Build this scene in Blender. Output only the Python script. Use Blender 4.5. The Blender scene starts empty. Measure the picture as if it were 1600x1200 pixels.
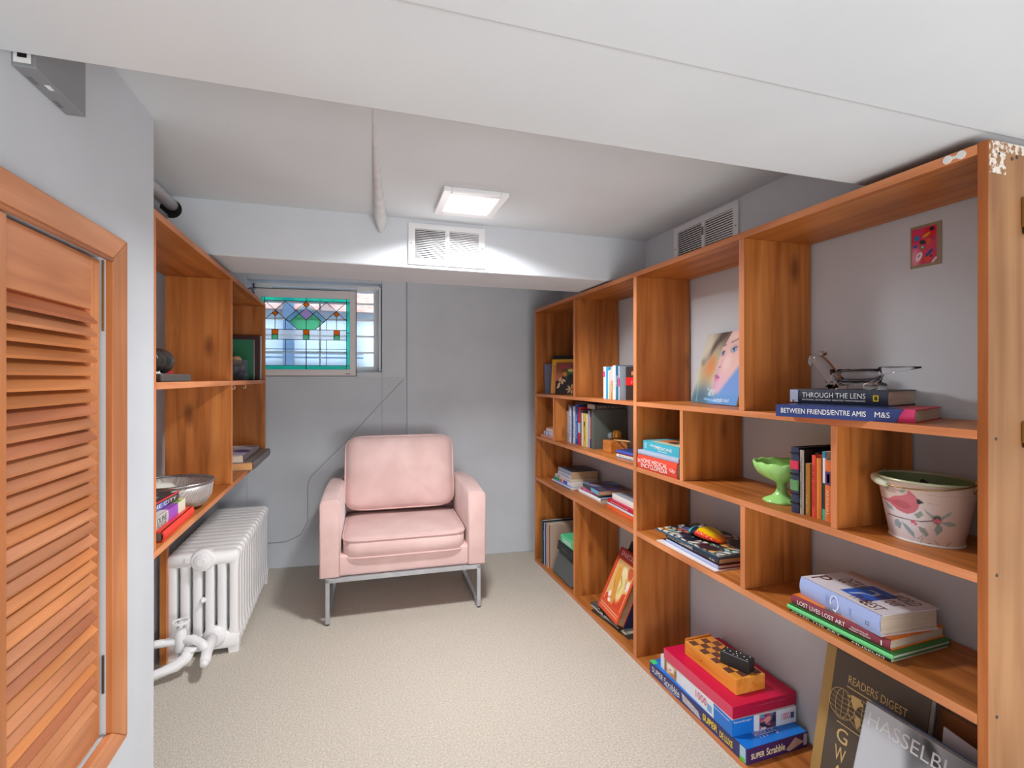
import bpy, bmesh, math, random
from mathutils import Vector, Matrix, Euler
R = math.radians
random.seed(7)
scene = bpy.context.scene
COL = scene.collection

# ---------------------------------------------------------------- camera, world, light
cam_d = bpy.data.cameras.new('camera')
cam_d.sensor_width = 36.0
cam_d.lens = 783 / 1600 * 36.0
cam_d.shift_y = -9 / 1600
cam_d.clip_start = 0.02
cam = bpy.data.objects.new('camera', cam_d)
cam.location = (0, 0, 1.25)
cam.rotation_euler = (R(90), 0, -R(17.641))
COL.objects.link(cam)
scene.camera = cam

scene.view_settings.view_transform = 'Standard'
scene.view_settings.look = 'None'
scene.view_settings.exposure = 0.08
scene.view_settings.gamma = 1.0
scene.view_settings.use_curve_mapping = False

world = bpy.data.worlds.new('daylight')
scene.world = world
world.use_nodes = True
wb = world.node_tree.nodes['Background']
wb.inputs[0].default_value = (0.97, 0.98, 1.0, 1)
wb.inputs[1].default_value = 0.8

def area_light(name, loc, rot, sx, sy, power, color=(1, 1, 1)):
    d = bpy.data.lights.new(name, 'AREA')
    d.shape = 'RECTANGLE'; d.size = sx; d.size_y = sy; d.energy = power; d.color = color
    o = bpy.data.objects.new(name, d)
    o.location = loc; o.rotation_euler = rot
    COL.objects.link(o)
    return o
# the alcove's square ceiling panel, then added fill lights behind the camera and outside
area_light('panel_light', (0.4355, 1.915, 1.9235), (0, 0, 0), 0.17, 0.19, 20, (1.0, 1.0, 1.0)).data.spread = R(150)
area_light('added_room_fill', (0.9, -1.5, 1.66), (0, 0, 0), 1.6, 1.6, 3, (0.99, 0.995, 1.0))  # added overhead fill for the unseen room
area_light('added_front_fill', (0.85, -1.25, 0.56), (R(94), 0, R(8)), 1.8, 0.9, 42, (0.99, 0.995, 1.0))  # added low fill facing forward, not a lamp of the room
area_light('added_lane_fill', (-0.3, 4.35, 3.3), (R(28), 0, 0), 2.5, 0.7, 240, (0.95, 0.98, 1.0))  # added area light outside to brighten the window

# ---------------------------------------------------------------- helpers
def lin(c):
    out = []
    for v in c[:3]:
        v = v / 255.0
        out.append(v / 12.92 if v <= 0.04045 else ((v + 0.055) / 1.055) ** 2.4)
    return (out[0], out[1], out[2], 1.0)

_mats = {}
def mat(rgb, rough=0.55, metal=0.0, spec=0.4, name=None):
    key = (tuple(rgb), rough, metal, spec)
    if key in _mats: return _mats[key]
    m = bpy.data.materials.new(name or 'paint_%d_%d_%d' % tuple(rgb[:3]))
    m.use_nodes = True
    b = m.node_tree.nodes['Principled BSDF']
    b.inputs['Base Color'].default_value = lin(rgb)
    b.inputs['Roughness'].default_value = rough
    b.inputs['Metallic'].default_value = metal
    b.inputs['Specular IOR Level'].default_value = spec
    _mats[key] = m
    return m

def noisy(name, c1, c2, scale=(8, 8, 8), nscale=1.0, detail=4, rough=0.6, bump=0.0, bscale=60, bdist=0.002, spec=0.3, ramp=(0.35, 0.65), sheen=0.0):
    m = bpy.data.materials.new(name); m.use_nodes = True
    nt = m.node_tree; b = nt.nodes['Principled BSDF']
    tc = nt.nodes.new('ShaderNodeTexCoord'); mp = nt.nodes.new('ShaderNodeMapping')
    mp.inputs['Scale'].default_value = scale
    nz = nt.nodes.new('ShaderNodeTexNoise'); nz.inputs['Scale'].default_value = nscale; nz.inputs['Detail'].default_value = detail
    rp = nt.nodes.new('ShaderNodeValToRGB')
    rp.color_ramp.elements[0].color = lin(c1); rp.color_ramp.elements[1].color = lin(c2)
    rp.color_ramp.elements[0].position = ramp[0]; rp.color_ramp.elements[1].position = ramp[1]
    nt.links.new(tc.outputs['Object'], mp.inputs[0]); nt.links.new(mp.outputs[0], nz.inputs['Vector'])
    nt.links.new(nz.outputs['Fac'], rp.inputs[0]); nt.links.new(rp.outputs[0], b.inputs['Base Color'])
    b.inputs['Roughness'].default_value = rough
    b.inputs['Specular IOR Level'].default_value = spec
    if sheen: b.inputs['Sheen Weight'].default_value = sheen
    if bump:
        n2 = nt.nodes.new('ShaderNodeTexNoise'); n2.inputs['Scale'].default_value = bscale; n2.inputs['Detail'].default_value = 3
        bp = nt.nodes.new('ShaderNodeBump'); bp.inputs['Strength'].default_value = bump; bp.inputs['Distance'].default_value = bdist
        nt.links.new(tc.outputs['Object'], n2.inputs['Vector']); nt.links.new(n2.outputs['Fac'], bp.inputs['Height'])
        nt.links.new(bp.outputs[0], b.inputs['Normal'])
    return m

def wood(name, axis, c_dark, c_mid, c_light, rough=0.42, knots=True, gs=1.0):
    """stained pine: fine grain stretched along one axis, slow tone drift, a few dark knots"""
    m = bpy.data.materials.new(name); m.use_nodes = True
    nt = m.node_tree; b = nt.nodes['Principled BSDF']
    N = nt.nodes.new; L = nt.links.new
    tc = N('ShaderNodeTexCoord')
    geo = N('ShaderNodeObjectInfo')
    add = N('ShaderNodeVectorMath'); add.operation = 'ADD'
    sc = N('ShaderNodeVectorMath'); sc.operation = 'SCALE'; sc.inputs[0].default_value = (7.3, 3.1, 5.7)
    L(geo.outputs['Random'], sc.inputs['Scale'])
    L(tc.outputs['Object'], add.inputs[0]); L(sc.outputs[0], add.inputs[1])
    mp = N('ShaderNodeMapping')
    s = [26 * gs, 26 * gs, 26 * gs]; s['xyz'.index(axis)] = 1.6 * gs
    mp.inputs['Scale'].default_value = s
    L(add.outputs[0], mp.inputs[0])
    n1 = N('ShaderNodeTexNoise'); n1.inputs['Scale'].default_value = 1.0; n1.inputs['Detail'].default_value = 5; n1.inputs['Distortion'].default_value = 0.7
    L(mp.outputs[0], n1.inputs['Vector'])
    r1 = N('ShaderNodeValToRGB')
    e = r1.color_ramp.elements
    e[0].position = 0.30; e[0].color = lin(c_dark); e[1].position = 0.72; e[1].color = lin(c_light)
    mid = e.new(0.5); mid.color = lin(c_mid)
    L(n1.outputs['Fac'], r1.inputs[0])
    n2 = N('ShaderNodeTexNoise'); n2.inputs['Scale'].default_value = 3.0; n2.inputs['Detail'].default_value = 1
    L(add.outputs[0], n2.inputs['Vector'])
    mx = N('ShaderNodeMix'); mx.data_type = 'RGBA'; mx.blend_type = 'MULTIPLY'
    r2 = N('ShaderNodeValToRGB'); r2.color_ramp.elements[0].color = (0.78, 0.74, 0.68, 1); r2.color_ramp.elements[1].color = (1.12, 1.12, 1.12, 1)
    r2.color_ramp.elements[0].position = 0.3; r2.color_ramp.elements[1].position = 0.7
    L(n2.outputs['Fac'], r2.inputs[0])
    mx.inputs[0].default_value = 1.0
    L(r1.outputs[0], mx.inputs[6]); L(r2.outputs[0], mx.inputs[7])
    out = mx.outputs[2]
    if knots:
        mpk = N('ShaderNodeMapping')
        ks = [6.5, 6.5, 6.5]; ks['xyz'.index(axis)] = 2.6
        mpk.inputs['Scale'].default_value = ks
        L(add.outputs[0], mpk.inputs[0])
        vo = N('ShaderNodeTexVoronoi'); vo.inputs['Scale'].default_value = 1.0
        L(mpk.outputs[0], vo.inputs['Vector'])
        rk = N('ShaderNodeValToRGB')
        rk.color_ramp.elements[0].position = 0.05; rk.color_ramp.elements[0].color = (1, 1, 1, 1)
        rk.color_ramp.elements[1].position = 0.17; rk.color_ramp.elements[1].color = (0, 0, 0, 1)
        L(vo.outputs['Distance'], rk.inputs[0])
        mk = N('ShaderNodeMix'); mk.data_type = 'RGBA'
        mk.inputs[7].default_value = lin((95, 45, 14))
        sc2 = N('ShaderNodeMath'); sc2.operation = 'MULTIPLY'; sc2.inputs[1].default_value = 0.75
        L(rk.outputs[0], sc2.inputs[0]); L(sc2.outputs[0], mk.inputs[0]); L(out, mk.inputs[6])
        out = mk.outputs[2]
    L(out, b.inputs['Base Color'])
    b.inputs['Roughness'].default_value = rough
    b.inputs['Specular IOR Level'].default_value = 0.35
    return m

def glassy(name, rgb, rough=0.0, clear=0.85, bump=0.0):
    """coloured pane: lets light through tinted, a little gloss"""
    m = bpy.data.materials.new(name); m.use_nodes = True
    nt = m.node_tree; N = nt.nodes.new; L = nt.links.new
    nt.nodes.remove(nt.nodes['Principled BSDF'])
    out = nt.nodes['Material Output']
    tr = N('ShaderNodeBsdfTransparent'); tr.inputs[0].default_value = lin(rgb)
    tl = N('ShaderNodeBsdfTranslucent'); tl.inputs[0].default_value = lin(rgb)
    df = N('ShaderNodeBsdfDiffuse'); df.inputs[0].default_value = lin(rgb)
    gl = N('ShaderNodeBsdfGlossy'); gl.inputs['Roughness'].default_value = 0.12
    a = N('ShaderNodeMixShader'); a.inputs[0].default_value = 1 - clear
    t2 = N('ShaderNodeMixShader'); t2.inputs[0].default_value = 0.45
    L(tl.outputs[0], t2.inputs[1]); L(df.outputs[0], t2.inputs[2])
    L(tr.outputs[0], a.inputs[1]); L(t2.outputs[0], a.inputs[2])
    b = N('ShaderNodeMixShader'); b.inputs[0].default_value = 0.06
    L(a.outputs[0], b.inputs[1]); L(gl.outputs[0], b.inputs[2])
    L(b.outputs[0], out.inputs[0])
    return m

def emitter(name, rgb, s):
    m = bpy.data.materials.new(name); m.use_nodes = True
    b = m.node_tree.nodes['Principled BSDF']
    b.inputs['Base Color'].default_value = lin(rgb)
    b.inputs['Emission Color'].default_value = lin(rgb)
    b.inputs['Emission Strength'].default_value = s
    return m

_print = {}
def printed(rough=0.4):
    if rough in _print: return _print[rough]
    m = bpy.data.materials.new('printed_surface'); m.use_nodes = True
    nt = m.node_tree; b = nt.nodes['Principled BSDF']
    at = nt.nodes.new('ShaderNodeAttribute'); at.attribute_name = 'ink'
    nt.links.new(at.outputs['Color'], b.inputs['Base Color'])
    b.inputs['Roughness'].default_value = rough
    _print[rough] = m
    return m

def linked(name, me, parent=None):
    o = bpy.data.objects.new(name, me); COL.objects.link(o)
    if parent is not None: o.parent = parent
    return o

class MB:
    def __init__(s): s.v = []; s.f = []; s.m = []
    def face(s, pts, m=0):
        i = len(s.v); s.v += [tuple(p) for p in pts]; s.f.append(tuple(range(i, i + len(pts)))); s.m.append(m)
    def box(s, x0, y0, z0, x1, y1, z1, m=0):
        i = len(s.v)
        s.v += [(x0, y0, z0), (x1, y0, z0), (x1, y1, z0), (x0, y1, z0), (x0, y0, z1), (x1, y0, z1), (x1, y1, z1), (x0, y1, z1)]
        for f in ((0, 3, 2, 1), (4, 5, 6, 7), (0, 1, 5, 4), (1, 2, 6, 5), (2, 3, 7, 6), (3, 0, 4, 7)):
            s.f.append(tuple(i + k for k in f)); s.m.append(m)
        return s
    def hexa(s, p, m=0):
        i = len(s.v); s.v += [tuple(q) for q in p]
        for f in ((0, 3, 2, 1), (4, 5, 6, 7), (0, 1, 5, 4), (1, 2, 6, 5), (2, 3, 7, 6), (3, 0, 4, 7)):
            s.f.append(tuple(i + k for k in f)); s.m.append(m)
        return s
    def rings(s, rings, m=0, cap=True, closed=False):
        n = len(rings[0]); base = len(s.v)
        for r in rings: s.v += [tuple(p) for p in r]
        K = len(rings)
        for k in range(K - 1 if not closed else K):
            k2 = (k + 1) % K
            for j in range(n):
                j2 = (j + 1) % n
                s.f.append((base + k * n + j, base + k * n + j2, base + k2 * n + j2, base + k2 * n + j)); s.m.append(m)
        if cap and not closed:
            s.f.append(tuple(base + j for j in reversed(range(n)))); s.m.append(m)
            s.f.append(tuple(base + (K - 1) * n + j for j in range(n))); s.m.append(m)
        return s
    def tube(s, pts, r, n=10, m=0, closed=False, flat=1.0):
        pts = [Vector(p) for p in pts]; K = len(pts)
        rad = r if isinstance(r, (list, tuple)) else [r] * K
        rings = []; prev = None
        for k in range(K):
            if closed: t = pts[(k + 1) % K] - pts[k - 1]
            else: t = pts[min(k + 1, K - 1)] - pts[max(k - 1, 0)]
            if t.length < 1e-9: t = Vector((0, 0, 1))
            t.normalize()
            if prev is None:
                up = Vector((0, 0, 1)) if abs(t.z) < 0.9 else Vector((1, 0, 0))
                a = t.cross(up).normalized()
            else:
                a = (prev - t * prev.dot(t))
                a = a.normalized() if a.length > 1e-6 else t.cross(Vector((0, 0, 1))).normalized()
            prev = a; b = t.cross(a)
            rings.append([pts[k] + (a * math.cos(2 * math.pi * j / n) + b * flat * math.sin(2 * math.pi * j / n)) * rad[k] for j in range(n)])
        s.rings(rings, m, cap=not closed, closed=closed)
        return s
    def lathe(s, prof, c=(0, 0, 0), n=32, m=0, ax='z', mod=None, sx=1.0, sy=1.0):
        rings = []
        for (r, z) in prof:
            ring = []
            for j in range(n):
                a = 2 * math.pi * j / n
                rr = r * (mod(a, z) if mod else 1)
                p = (rr * math.cos(a) * sx, rr * math.sin(a) * sy, z)
                if ax == 'y': p = (p[0], p[2], p[1])
                if ax == 'x': p = (p[2], p[0], p[1])
                ring.append((c[0] + p[0], c[1] + p[1], c[2] + p[2]))
            rings.append(ring)
        return s.rings(rings, m)
    def ball(s, c, r, n=16, m=0):
        k = n // 2
        return s.lathe([(max(1e-4, r * math.sin(math.pi * i / k)), -r * math.cos(math.pi * i / k)) for i in range(k + 1)], c, n, m)
    def build(s, name, mats, parent=None, bevel=0, seg=2, smooth=False, sub=0, fix=True, loc=None):
        me = bpy.data.meshes.new(name)
        me.from_pydata(s.v, [], s.f); me.update()
        if not isinstance(mats, (list, tuple)): mats = [mats]
        for mm in mats: me.materials.append(mm)
        for p, mi in zip(me.polygons, s.m): p.material_index = mi
        if fix:
            bm = bmesh.new(); bm.from_mesh(me)
            bmesh.ops.recalc_face_normals(bm, faces=bm.faces)
            bm.to_mesh(me); bm.free()
        if smooth:
            for p in me.polygons: p.use_smooth = True
        o = linked(name, me, parent)
        if loc: o.location = loc
        if bevel:
            b = o.modifiers.new('edge', 'BEVEL'); b.width = bevel; b.segments = seg; b.limit_method = 'ANGLE'; b.angle_limit = R(40)
            if hasattr(b, 'harden_normals'): b.harden_normals = False
        if sub:
            b = o.modifiers.new('sub', 'SUBSURF'); b.levels = sub; b.render_levels = sub
        return o

def tag(o, label, cat, group=None):
    o['label'] = label; o['category'] = cat
    if group: o['group'] = group
    return o
def thing(name, label, cat, loc=(0, 0, 0), rotz=0.0, group=None, mw=None):
    o = bpy.data.objects.new(name, None); o.empty_display_size = 0.02; COL.objects.link(o)
    if mw is not None: o.matrix_world = mw
    else:
        o.location = loc; o.rotation_euler = (0, 0, rotz)
    return tag(o, label, cat, group)
def struct(o):
    o['kind'] = 'structure'; return o

def paint(parent, name, frame, w, h, nx, ny, fn, rough=0.4, t=0.0):
    """a printed sheet: grid of points coloured by fn(u, v) in sRGB 0-255; frame(u, v) gives the place"""
    vs = []; cols = []
    for j in range(ny + 1):
        for i in range(nx + 1):
            u = i / nx; v = j / ny
            vs.append(tuple(frame(u, v))); cols.append(lin(fn(u, v)))
    fs = []
    for j in range(ny):
        for i in range(nx):
            a = j * (nx + 1) + i
            fs.append((a, a + 1, a + nx + 2, a + nx + 1))
    me = bpy.data.meshes.new(name); me.from_pydata(vs, [], fs); me.update()
    ca = me.color_attributes.new('ink', 'FLOAT_COLOR', 'POINT')
    flat = []
    for c in cols: flat += list(c)
    ca.data.foreach_set('color', flat)
    me.materials.append(printed(rough))
    for p in me.polygons: p.use_smooth = True
    return linked(name, me, parent)
def planar(o, xd, yd, w, h):
    o = Vector(o); xd = Vector(xd); yd = Vector(yd)
    return lambda u, v: o + xd * (u * w) + yd * (v * h)

_fontcache = {}
def text(parent, name, body, o, xd, yd, w, h, material, ext=0.0002, font_bold=0.0, keep=False):
    key = (body, font_bold)
    if key not in _fontcache:
        cu = bpy.data.curves.new('lettering', 'FONT'); cu.body = body; cu.size = 1.0; cu.resolution_u = 3
        cu.offset = font_bold
        ob = bpy.data.objects.new('lettering', cu); COL.objects.link(ob)
        dg = bpy.context.evaluated_depsgraph_get()
        me = bpy.data.meshes.new_from_object(ob.evaluated_get(dg))
        bpy.data.objects.remove(ob)
        vs = [tuple(v.co) for v in me.vertices]; fs = [tuple(p.vertices) for p in me.polygons]
        bpy.data.meshes.remove(me)
        _fontcache[key] = (vs, fs)
    vs, fs = _fontcache[key]
    if not vs: return None
    x0 = min(v[0] for v in vs); x1 = max(v[0] for v in vs); y0 = min(v[1] for v in vs); y1 = max(v[1] for v in vs)
    sx = w / (x1 - x0); sy = h / (y1 - y0)
    if keep:
        sx = sy = min(sx, sy)
    o = Vector(o); xd = Vector(xd).normalized(); yd = Vector(yd).normalized(); nn = xd.cross(yd)
    me = bpy.data.meshes.new(name)
    me.from_pydata([tuple(o + xd * ((v[0] - x0) * sx) + yd * ((v[1] - y0) * sy) + nn * ext) for v in vs], [], fs); me.update()
    me.materials.append(material)
    return linked(name, me, parent)

def mixc(a, b, t):
    t = max(0.0, min(1.0, t)); return tuple(a[i] + (b[i] - a[i]) * t for i in range(3))
def sst(e0, e1, x):
    t = max(0.0, min(1.0, (x - e0) / (e1 - e0))); return t * t * (3 - 2 * t)
def ell(u, v, cx, cy, rx, ry, rot=0.0, soft=0.12):
    c, s = math.cos(rot), math.sin(rot); dx = u - cx; dy = v - cy
    a = (dx * c + dy * s) / rx; b = (-dx * s + dy * c) / ry
    return 1 - sst(1 - soft, 1 + soft, math.sqrt(a * a + b * b))
def seg(u, v, x0, y0, x1, y1, w, soft=0.4):
    dx, dy = x1 - x0, y1 - y0; L2 = dx * dx + dy * dy
    t = max(0, min(1, ((u - x0) * dx + (v - y0) * dy) / L2))
    d = math.hypot(u - x0 - dx * t, v - y0 - dy * t)
    return 1 - sst(w * (1 - soft), w * (1 + soft), d)

# ---------------------------------------------------------------- materials
M_wall = noisy('wall_paint', (206, 211, 217), (213, 218, 224), (2, 2, 2), 1.5, 3, 0.75, bump=0.12, bscale=45, bdist=0.003, spec=0.2)
M_wallB = noisy('plaster_paint', (200, 205, 211), (207, 212, 218), (2, 2, 2), 1.5, 3, 0.75, bump=0.2, bscale=12, bdist=0.006, spec=0.2)
M_ceil = noisy('ceiling_paint', (211, 217, 222), (217, 223, 228), (2, 2, 2), 1.2, 3, 0.8, bump=0.08, bscale=30, bdist=0.003, spec=0.15)
M_trimw = mat((226, 227, 229), 0.45)
M_carpet = noisy('loop_carpet', (188, 179, 166), (224, 216, 204), (150, 150, 150), 1.0, 3, 0.95, bump=0.8, bscale=140, bdist=0.008, spec=0.05, ramp=(0.28, 0.72))
WD, WM, WL = (152, 87, 36), (184, 111, 52), (204, 132, 70)
W_x = wood('stained_pine_x', 'x', WD, WM, WL)
W_y = wood('stained_pine_y', 'y', WD, WM, WL)
W_z = wood('stained_pine_z', 'z', WD, WM, WL)
W_edge = wood('raw_pine_edge', 'y', (198, 120, 74), (214, 138, 92), (224, 152, 106), 0.5, knots=False)
W_edgez = wood('raw_pine_edge_upright', 'z', (198, 120, 74), (214, 138, 92), (224, 152, 106), 0.5, knots=False)
W_end = wood('unstained_end_panel', 'z', (134, 92, 58), (148, 106, 70), (160, 118, 80), 0.55, knots=False)
W_door = wood('cedar_door_y', 'y', (192, 120, 76), (210, 138, 92), (224, 154, 108), 0.4, knots=False)
W_doorz = wood('cedar_door_z', 'z', (186, 114, 66), (204, 132, 82), (218, 148, 98), 0.4, knots=False)
M_metal = mat((170, 170, 172), 0.3, 1.0)
M_dkmetal = mat((95, 92, 88), 0.45, 0.9)
M_brass = mat((170, 140, 90), 0.35, 0.9)
M_white = mat((238, 238, 236), 0.45)
M_gloss = mat((233, 233, 235), 0.28)
M_black = mat((22, 22, 24), 0.4)
M_page = noisy('page_edges', (196, 180, 160), (222, 208, 190), (3, 3, 900), 1.0, 2, 0.85)
M_pagew = noisy('white_page_edges', (214, 208, 200), (238, 234, 228), (3, 3, 900), 1.0, 2, 0.85)
M_paget = noisy('tan_page_edges', (176, 140, 106), (202, 166, 130), (3, 3, 900), 1.0, 2, 0.85)
INK_W = mat((242, 242, 240), 0.5)
INK_K = mat((20, 20, 22), 0.5)
INK_Y = mat((236, 206, 60), 0.5)

# ---------------------------------------------------------------- the room
b = MB(); b.box(-1.0, -3.2, -0.12, 2.8, 3.95, 0.0)
struct(b.build('floor', M_carpet))
b = MB(); b.box(-0.95, 0.80, 1.94, 2.6, 3.9, 2.04); b.box(-0.95, -3.0, 1.7345, 2.6, 0.6545, 2.1)
struct(b.build('ceiling', M_ceil))
# dropped beam over the opening, duct box across the back, duct box over the bookcase
b = MB(); b.box(-0.82, 0.655, 1.74, 2.6, 0.946, 2.1)
struct(b.build('trim_1', M_ceil, bevel=0.004))
b = MB(); b.box(-0.86, 2.20, 1.728, 1.52, 2.545, 1.96)
struct(b.build('trim_2', M_wall, bevel=0.006))
b = MB(); b.box(1.405, 0.94, 1.735, 1.56, 2.23, 1.96)
struct(b.build('trim_3', M_wall, bevel=0.004))
# right wall
b = MB(); b.box(1.476, 0.655, 0, 1.60, 3.7, 2.0); b.box(2.5, -3.0, 0, 2.6, 0.7, 2.35)
struct(b.build('wall_right', M_wall))
b = MB(); b.box(1.4765, 0.66, 0, 2.6, 0.78, 2.3)
struct(b.build('wall_right', M_wall))
# left wall of the alcove
b = MB(); b.box(-0.95, 1.50, 0, -0.825, 3.8, 2.0)
struct(b.build('wall_left', M_wall))
# nearer left wall with the closet opening
b = MB(); X0, X1 = -0.825, -0.505
b.box(X0, -3.0, 0, X1, 0.54, 2.35); b.box(X0, 1.309, 0, X1, 1.561, 2.0)
b.box(X0, 0.54, 0, X1, 1.309, 0.49); b.box(X0, 0.54, 1.507, X1, 1.309, 2.35)
b.box(-0.95, -3.0, 0, X0, 1.56, 2.35)
struct(b.build('wall_left', M_wall))
# back wall, slightly out of square, with the window opening
WR = math.atan(-0.105)
WMAT = Matrix.Translation((0, 3.555, 0)) @ Matrix.Rotation(WR, 4, 'Z')
ox0, ox1, oz0, oz1 = -0.66, 0.192, 1.292, 1.895
b = MB()
b.box(-1.0, 0, 0, ox0, 0.36, 2.0); b.box(ox1, 0, 0, 1.7, 0.36, 2.0)
b.box(ox0, 0, 0, ox1, 0.36, oz0); b.box(ox0, 0, oz1, ox1, 0.36, 2.0)
b.box(0.36, -0.016, 0, 1.6, 0.0, 2.0)
o = struct(b.build('wall_back', M_wallB, bevel=0.004, seg=3)); o.matrix_world = WMAT
# low raised plaster band round the window, ending in a shallow ledge
b = MB(); b.box(-0.84, -0.012, 1.254, ox0, 0, 1.94); b.box(ox1, -0.012, 1.254, 0.352, 0, 1.94); b.box(ox0, -0.012, 1.254, ox1, 0, oz0)
o = struct(b.build('trim_4', M_wall, bevel=0.005, seg=3)); o.matrix_world = WMAT

# plastered pipe boxed into the ceiling
b = MB(); pts = [(0.03, 0.95, 1.945), (0.055, 1.4, 1.944), (0.085, 1.85, 1.938), (0.105, 2.1, 1.93), (0.112, 2.155, 1.915), (0.113, 2.178, 1.89), (0.113, 2.185, 1.865)]
b.tube(pts, [0.003, 0.007, 0.016, 0.024, 0.026, 0.018, 0.006], 16)
tag(b.build('ceiling_pipe', noisy('pipe_plaster', (205, 206, 208), (216, 217, 219), (20, 20, 20), 1, 3, 0.8, bump=0.5, bscale=70, bdist=0.004), smooth=True),
    'white plastered-over pipe along the ceiling ending in a crumbly drip at the duct box', 'pipe')

# ---------------------------------------------------------------- window and stained glass
w = MB()
fy0, fy1 = 0.13, 0.20
w.box(ox0, fy0, oz0, ox0 + .05, fy1, oz1); w.box(ox1 - .03, fy0, oz0, ox1, fy1, oz1)
w.box(ox0 + .05, fy0, oz0, ox1 - .03, fy1, oz0 + .04); w.box(ox0 + .05, fy0, oz1 - .04, ox1 - .03, fy1, oz1)
win = struct(w.build('window_1', M_white, bevel=0.003)); win.matrix_world = WMAT
m_ = MB()
m_.box(ox1 - .065, fy0 + .01, oz0 + .03, ox1 - .028, fy1 - .01, oz1 - .03)
for z in (1.43, 1.545, 1.66, 1.775): m_.box(ox0 + .05, fy0 + .02, z - .006, ox1 - .03, fy0 + .04, z + .006)
m_.box(-.24, fy0 + .02, oz0, -.228, fy0 + .04, oz1)
m_.build('window_bar', M_white, win)
g = MB(); g.box(ox0 + .03, fy1 - .03, oz0 + .03, ox1 - .02, fy1 - .026, oz1 - .03)
g.build('window_pane', glassy('window_glass', (236, 243, 248), clear=0.94), win)
# metal storm frame near the wall face
s_ = MB()
s_.box(ox1 - .022, 0.02, oz0 + .01, ox1 - .008, 0.05, oz1 - .02)
s_.box(ox0 + .01, 0.015, oz1 - .035, ox1 - .02, 0.035, oz1 - .015)
s_.box(ox1 - .006, 0.03, oz0 + .02, ox1 - .002, 0.06, oz1 - .03, 1)
s_.build('window_frame', [M_trimw, M_dkmetal], win, bevel=0.002)
k_ = MB()
for x in (-.60, .03): k_.box(x, 0.0, oz1 - .052, x + .09, 0.016, oz1 - .022)
k_.build('hinge', M_white, win, bevel=0.002)

# the house across the lane, seen through the glass
hs = thing('building', 'pale blue-grey neighbouring house wall with a dark window frame seen through the basement window', 'building', (0, 5.2, 0))
b = MB(); b.box(-3.5, 0, -0.2, 2.5, .2, 4.0); b.build('wall', mat((196, 206, 214), 0.8), hs)
b = MB(); b.box(-3.5, -.06, 1.9, 2.5, 0, 2.3); b.build('brick_course', noisy('brick', (190, 130, 115), (214, 176, 162), (6, 2, 22), 1.5, 2, 0.85), hs)
b = MB()
b.box(-.62, -.10, .9, -.53, -.02, 2.9); b.box(-1.25, -.08, 1.35, -1.2, -.02, 2.3); b.box(-.02, -.08, 1.35, .03, -.02, 2.3)
b.box(-1.6, -.10, 1.24, 1.0, -.02, 1.30); b.box(-1.3, -.08, 1.44, .1, -.05, 1.455); b.box(-1.3, -.08, 1.48, .1, -.05, 1.495)
b.build('window_frame', mat((62, 98, 132), 0.5), hs)
b = MB(); b.box(-3.2, -.3, .3, 2.2, -.02, 1.12); b.build('window_ledge', mat((120, 136, 170), 0.7), hs)

# stained glass panel in its own frame, hung in front of the opening
sg = thing('stained_glass_panel', 'framed stained glass panel with orange diamonds and teal border hung in front of the window', 'stained glass', mw=WMAT @ Matrix.Translation((0, -0.035, 0)))
fx0, fx1, fz0, fz1 = -0.604, 0.024, 1.266, 1.832
gx0, gx1, gz0, gz1 = -0.566, -0.014, 1.308, 1.778
b = MB()
b.box(fx0, 0, fz0, gx0, .018, fz1); b.box(gx1, 0, fz0, fx1, .018, fz1)
b.box(gx0, 0, fz0, gx1, .018, gz0); b.box(gx0, 0, gz1, gx1, .018, fz1)
b.build('frame', mat((226, 219, 219), 0.5), sg, bevel=0.002)
b = MB()
for (a0, c0, a1, c1) in ((fx0, fz1, fx1, fz1 + .004), (fx1, fz0, fx1 + .004, fz1 + .004), (fx0, fz0 - .004, fx1 + .004, fz0)):
    b.box(a0, -.001, c0, a1, .019, c1)
b.build('edge_channel', M_dkmetal, sg)
b = MB(); b.box(-.012 - .03, -.002, 1.276, -.012, 0, 1.281); b.build('maker_plate', M_dkmetal, sg)
b = MB(); b.tube([(fx0 + .002, -.004, 1.83), (fx0 - .004, -.008, 1.845), (fx0 - .006, 0, 1.86), (fx0 - .002, .02, 1.862)], .004, 8); b.build('hook', M_black, sg, smooth=True)
gw = (gx1 - gx0) / 2; gcx = (gx1 + gx0) / 2; gh = gz1 - gz0
def G(X, Y): return (gcx + X * gw, gz1 - Y * gh)
GM = dict(clear=glassy('clear_textured_glass', (226, 232, 238), clear=.72), water=glassy('clear_glass', (232, 240, 246), clear=.9),
          teal=glassy('teal_glass', (46, 226, 196), clear=.35), orange=glassy('orange_glass', (255, 118, 20), clear=.15), green=glassy('green_glass', (112, 214, 150), clear=.5),
          blue=glassy('pale_blue_glass', (160, 216, 234), clear=.6), lilac=glassy('lilac_glass', (218, 176, 226), clear=.5), ice=glassy('seedy_glass', (236, 242, 248), clear=.3))
gk = list(GM.keys())
b = MB(); lev = [0]
def pane(poly, k, dy=0.0):
    b.face([(G(X, Y)[0], .008 - dy, G(X, Y)[1]) for X, Y in poly], gk.index(k))
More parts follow.
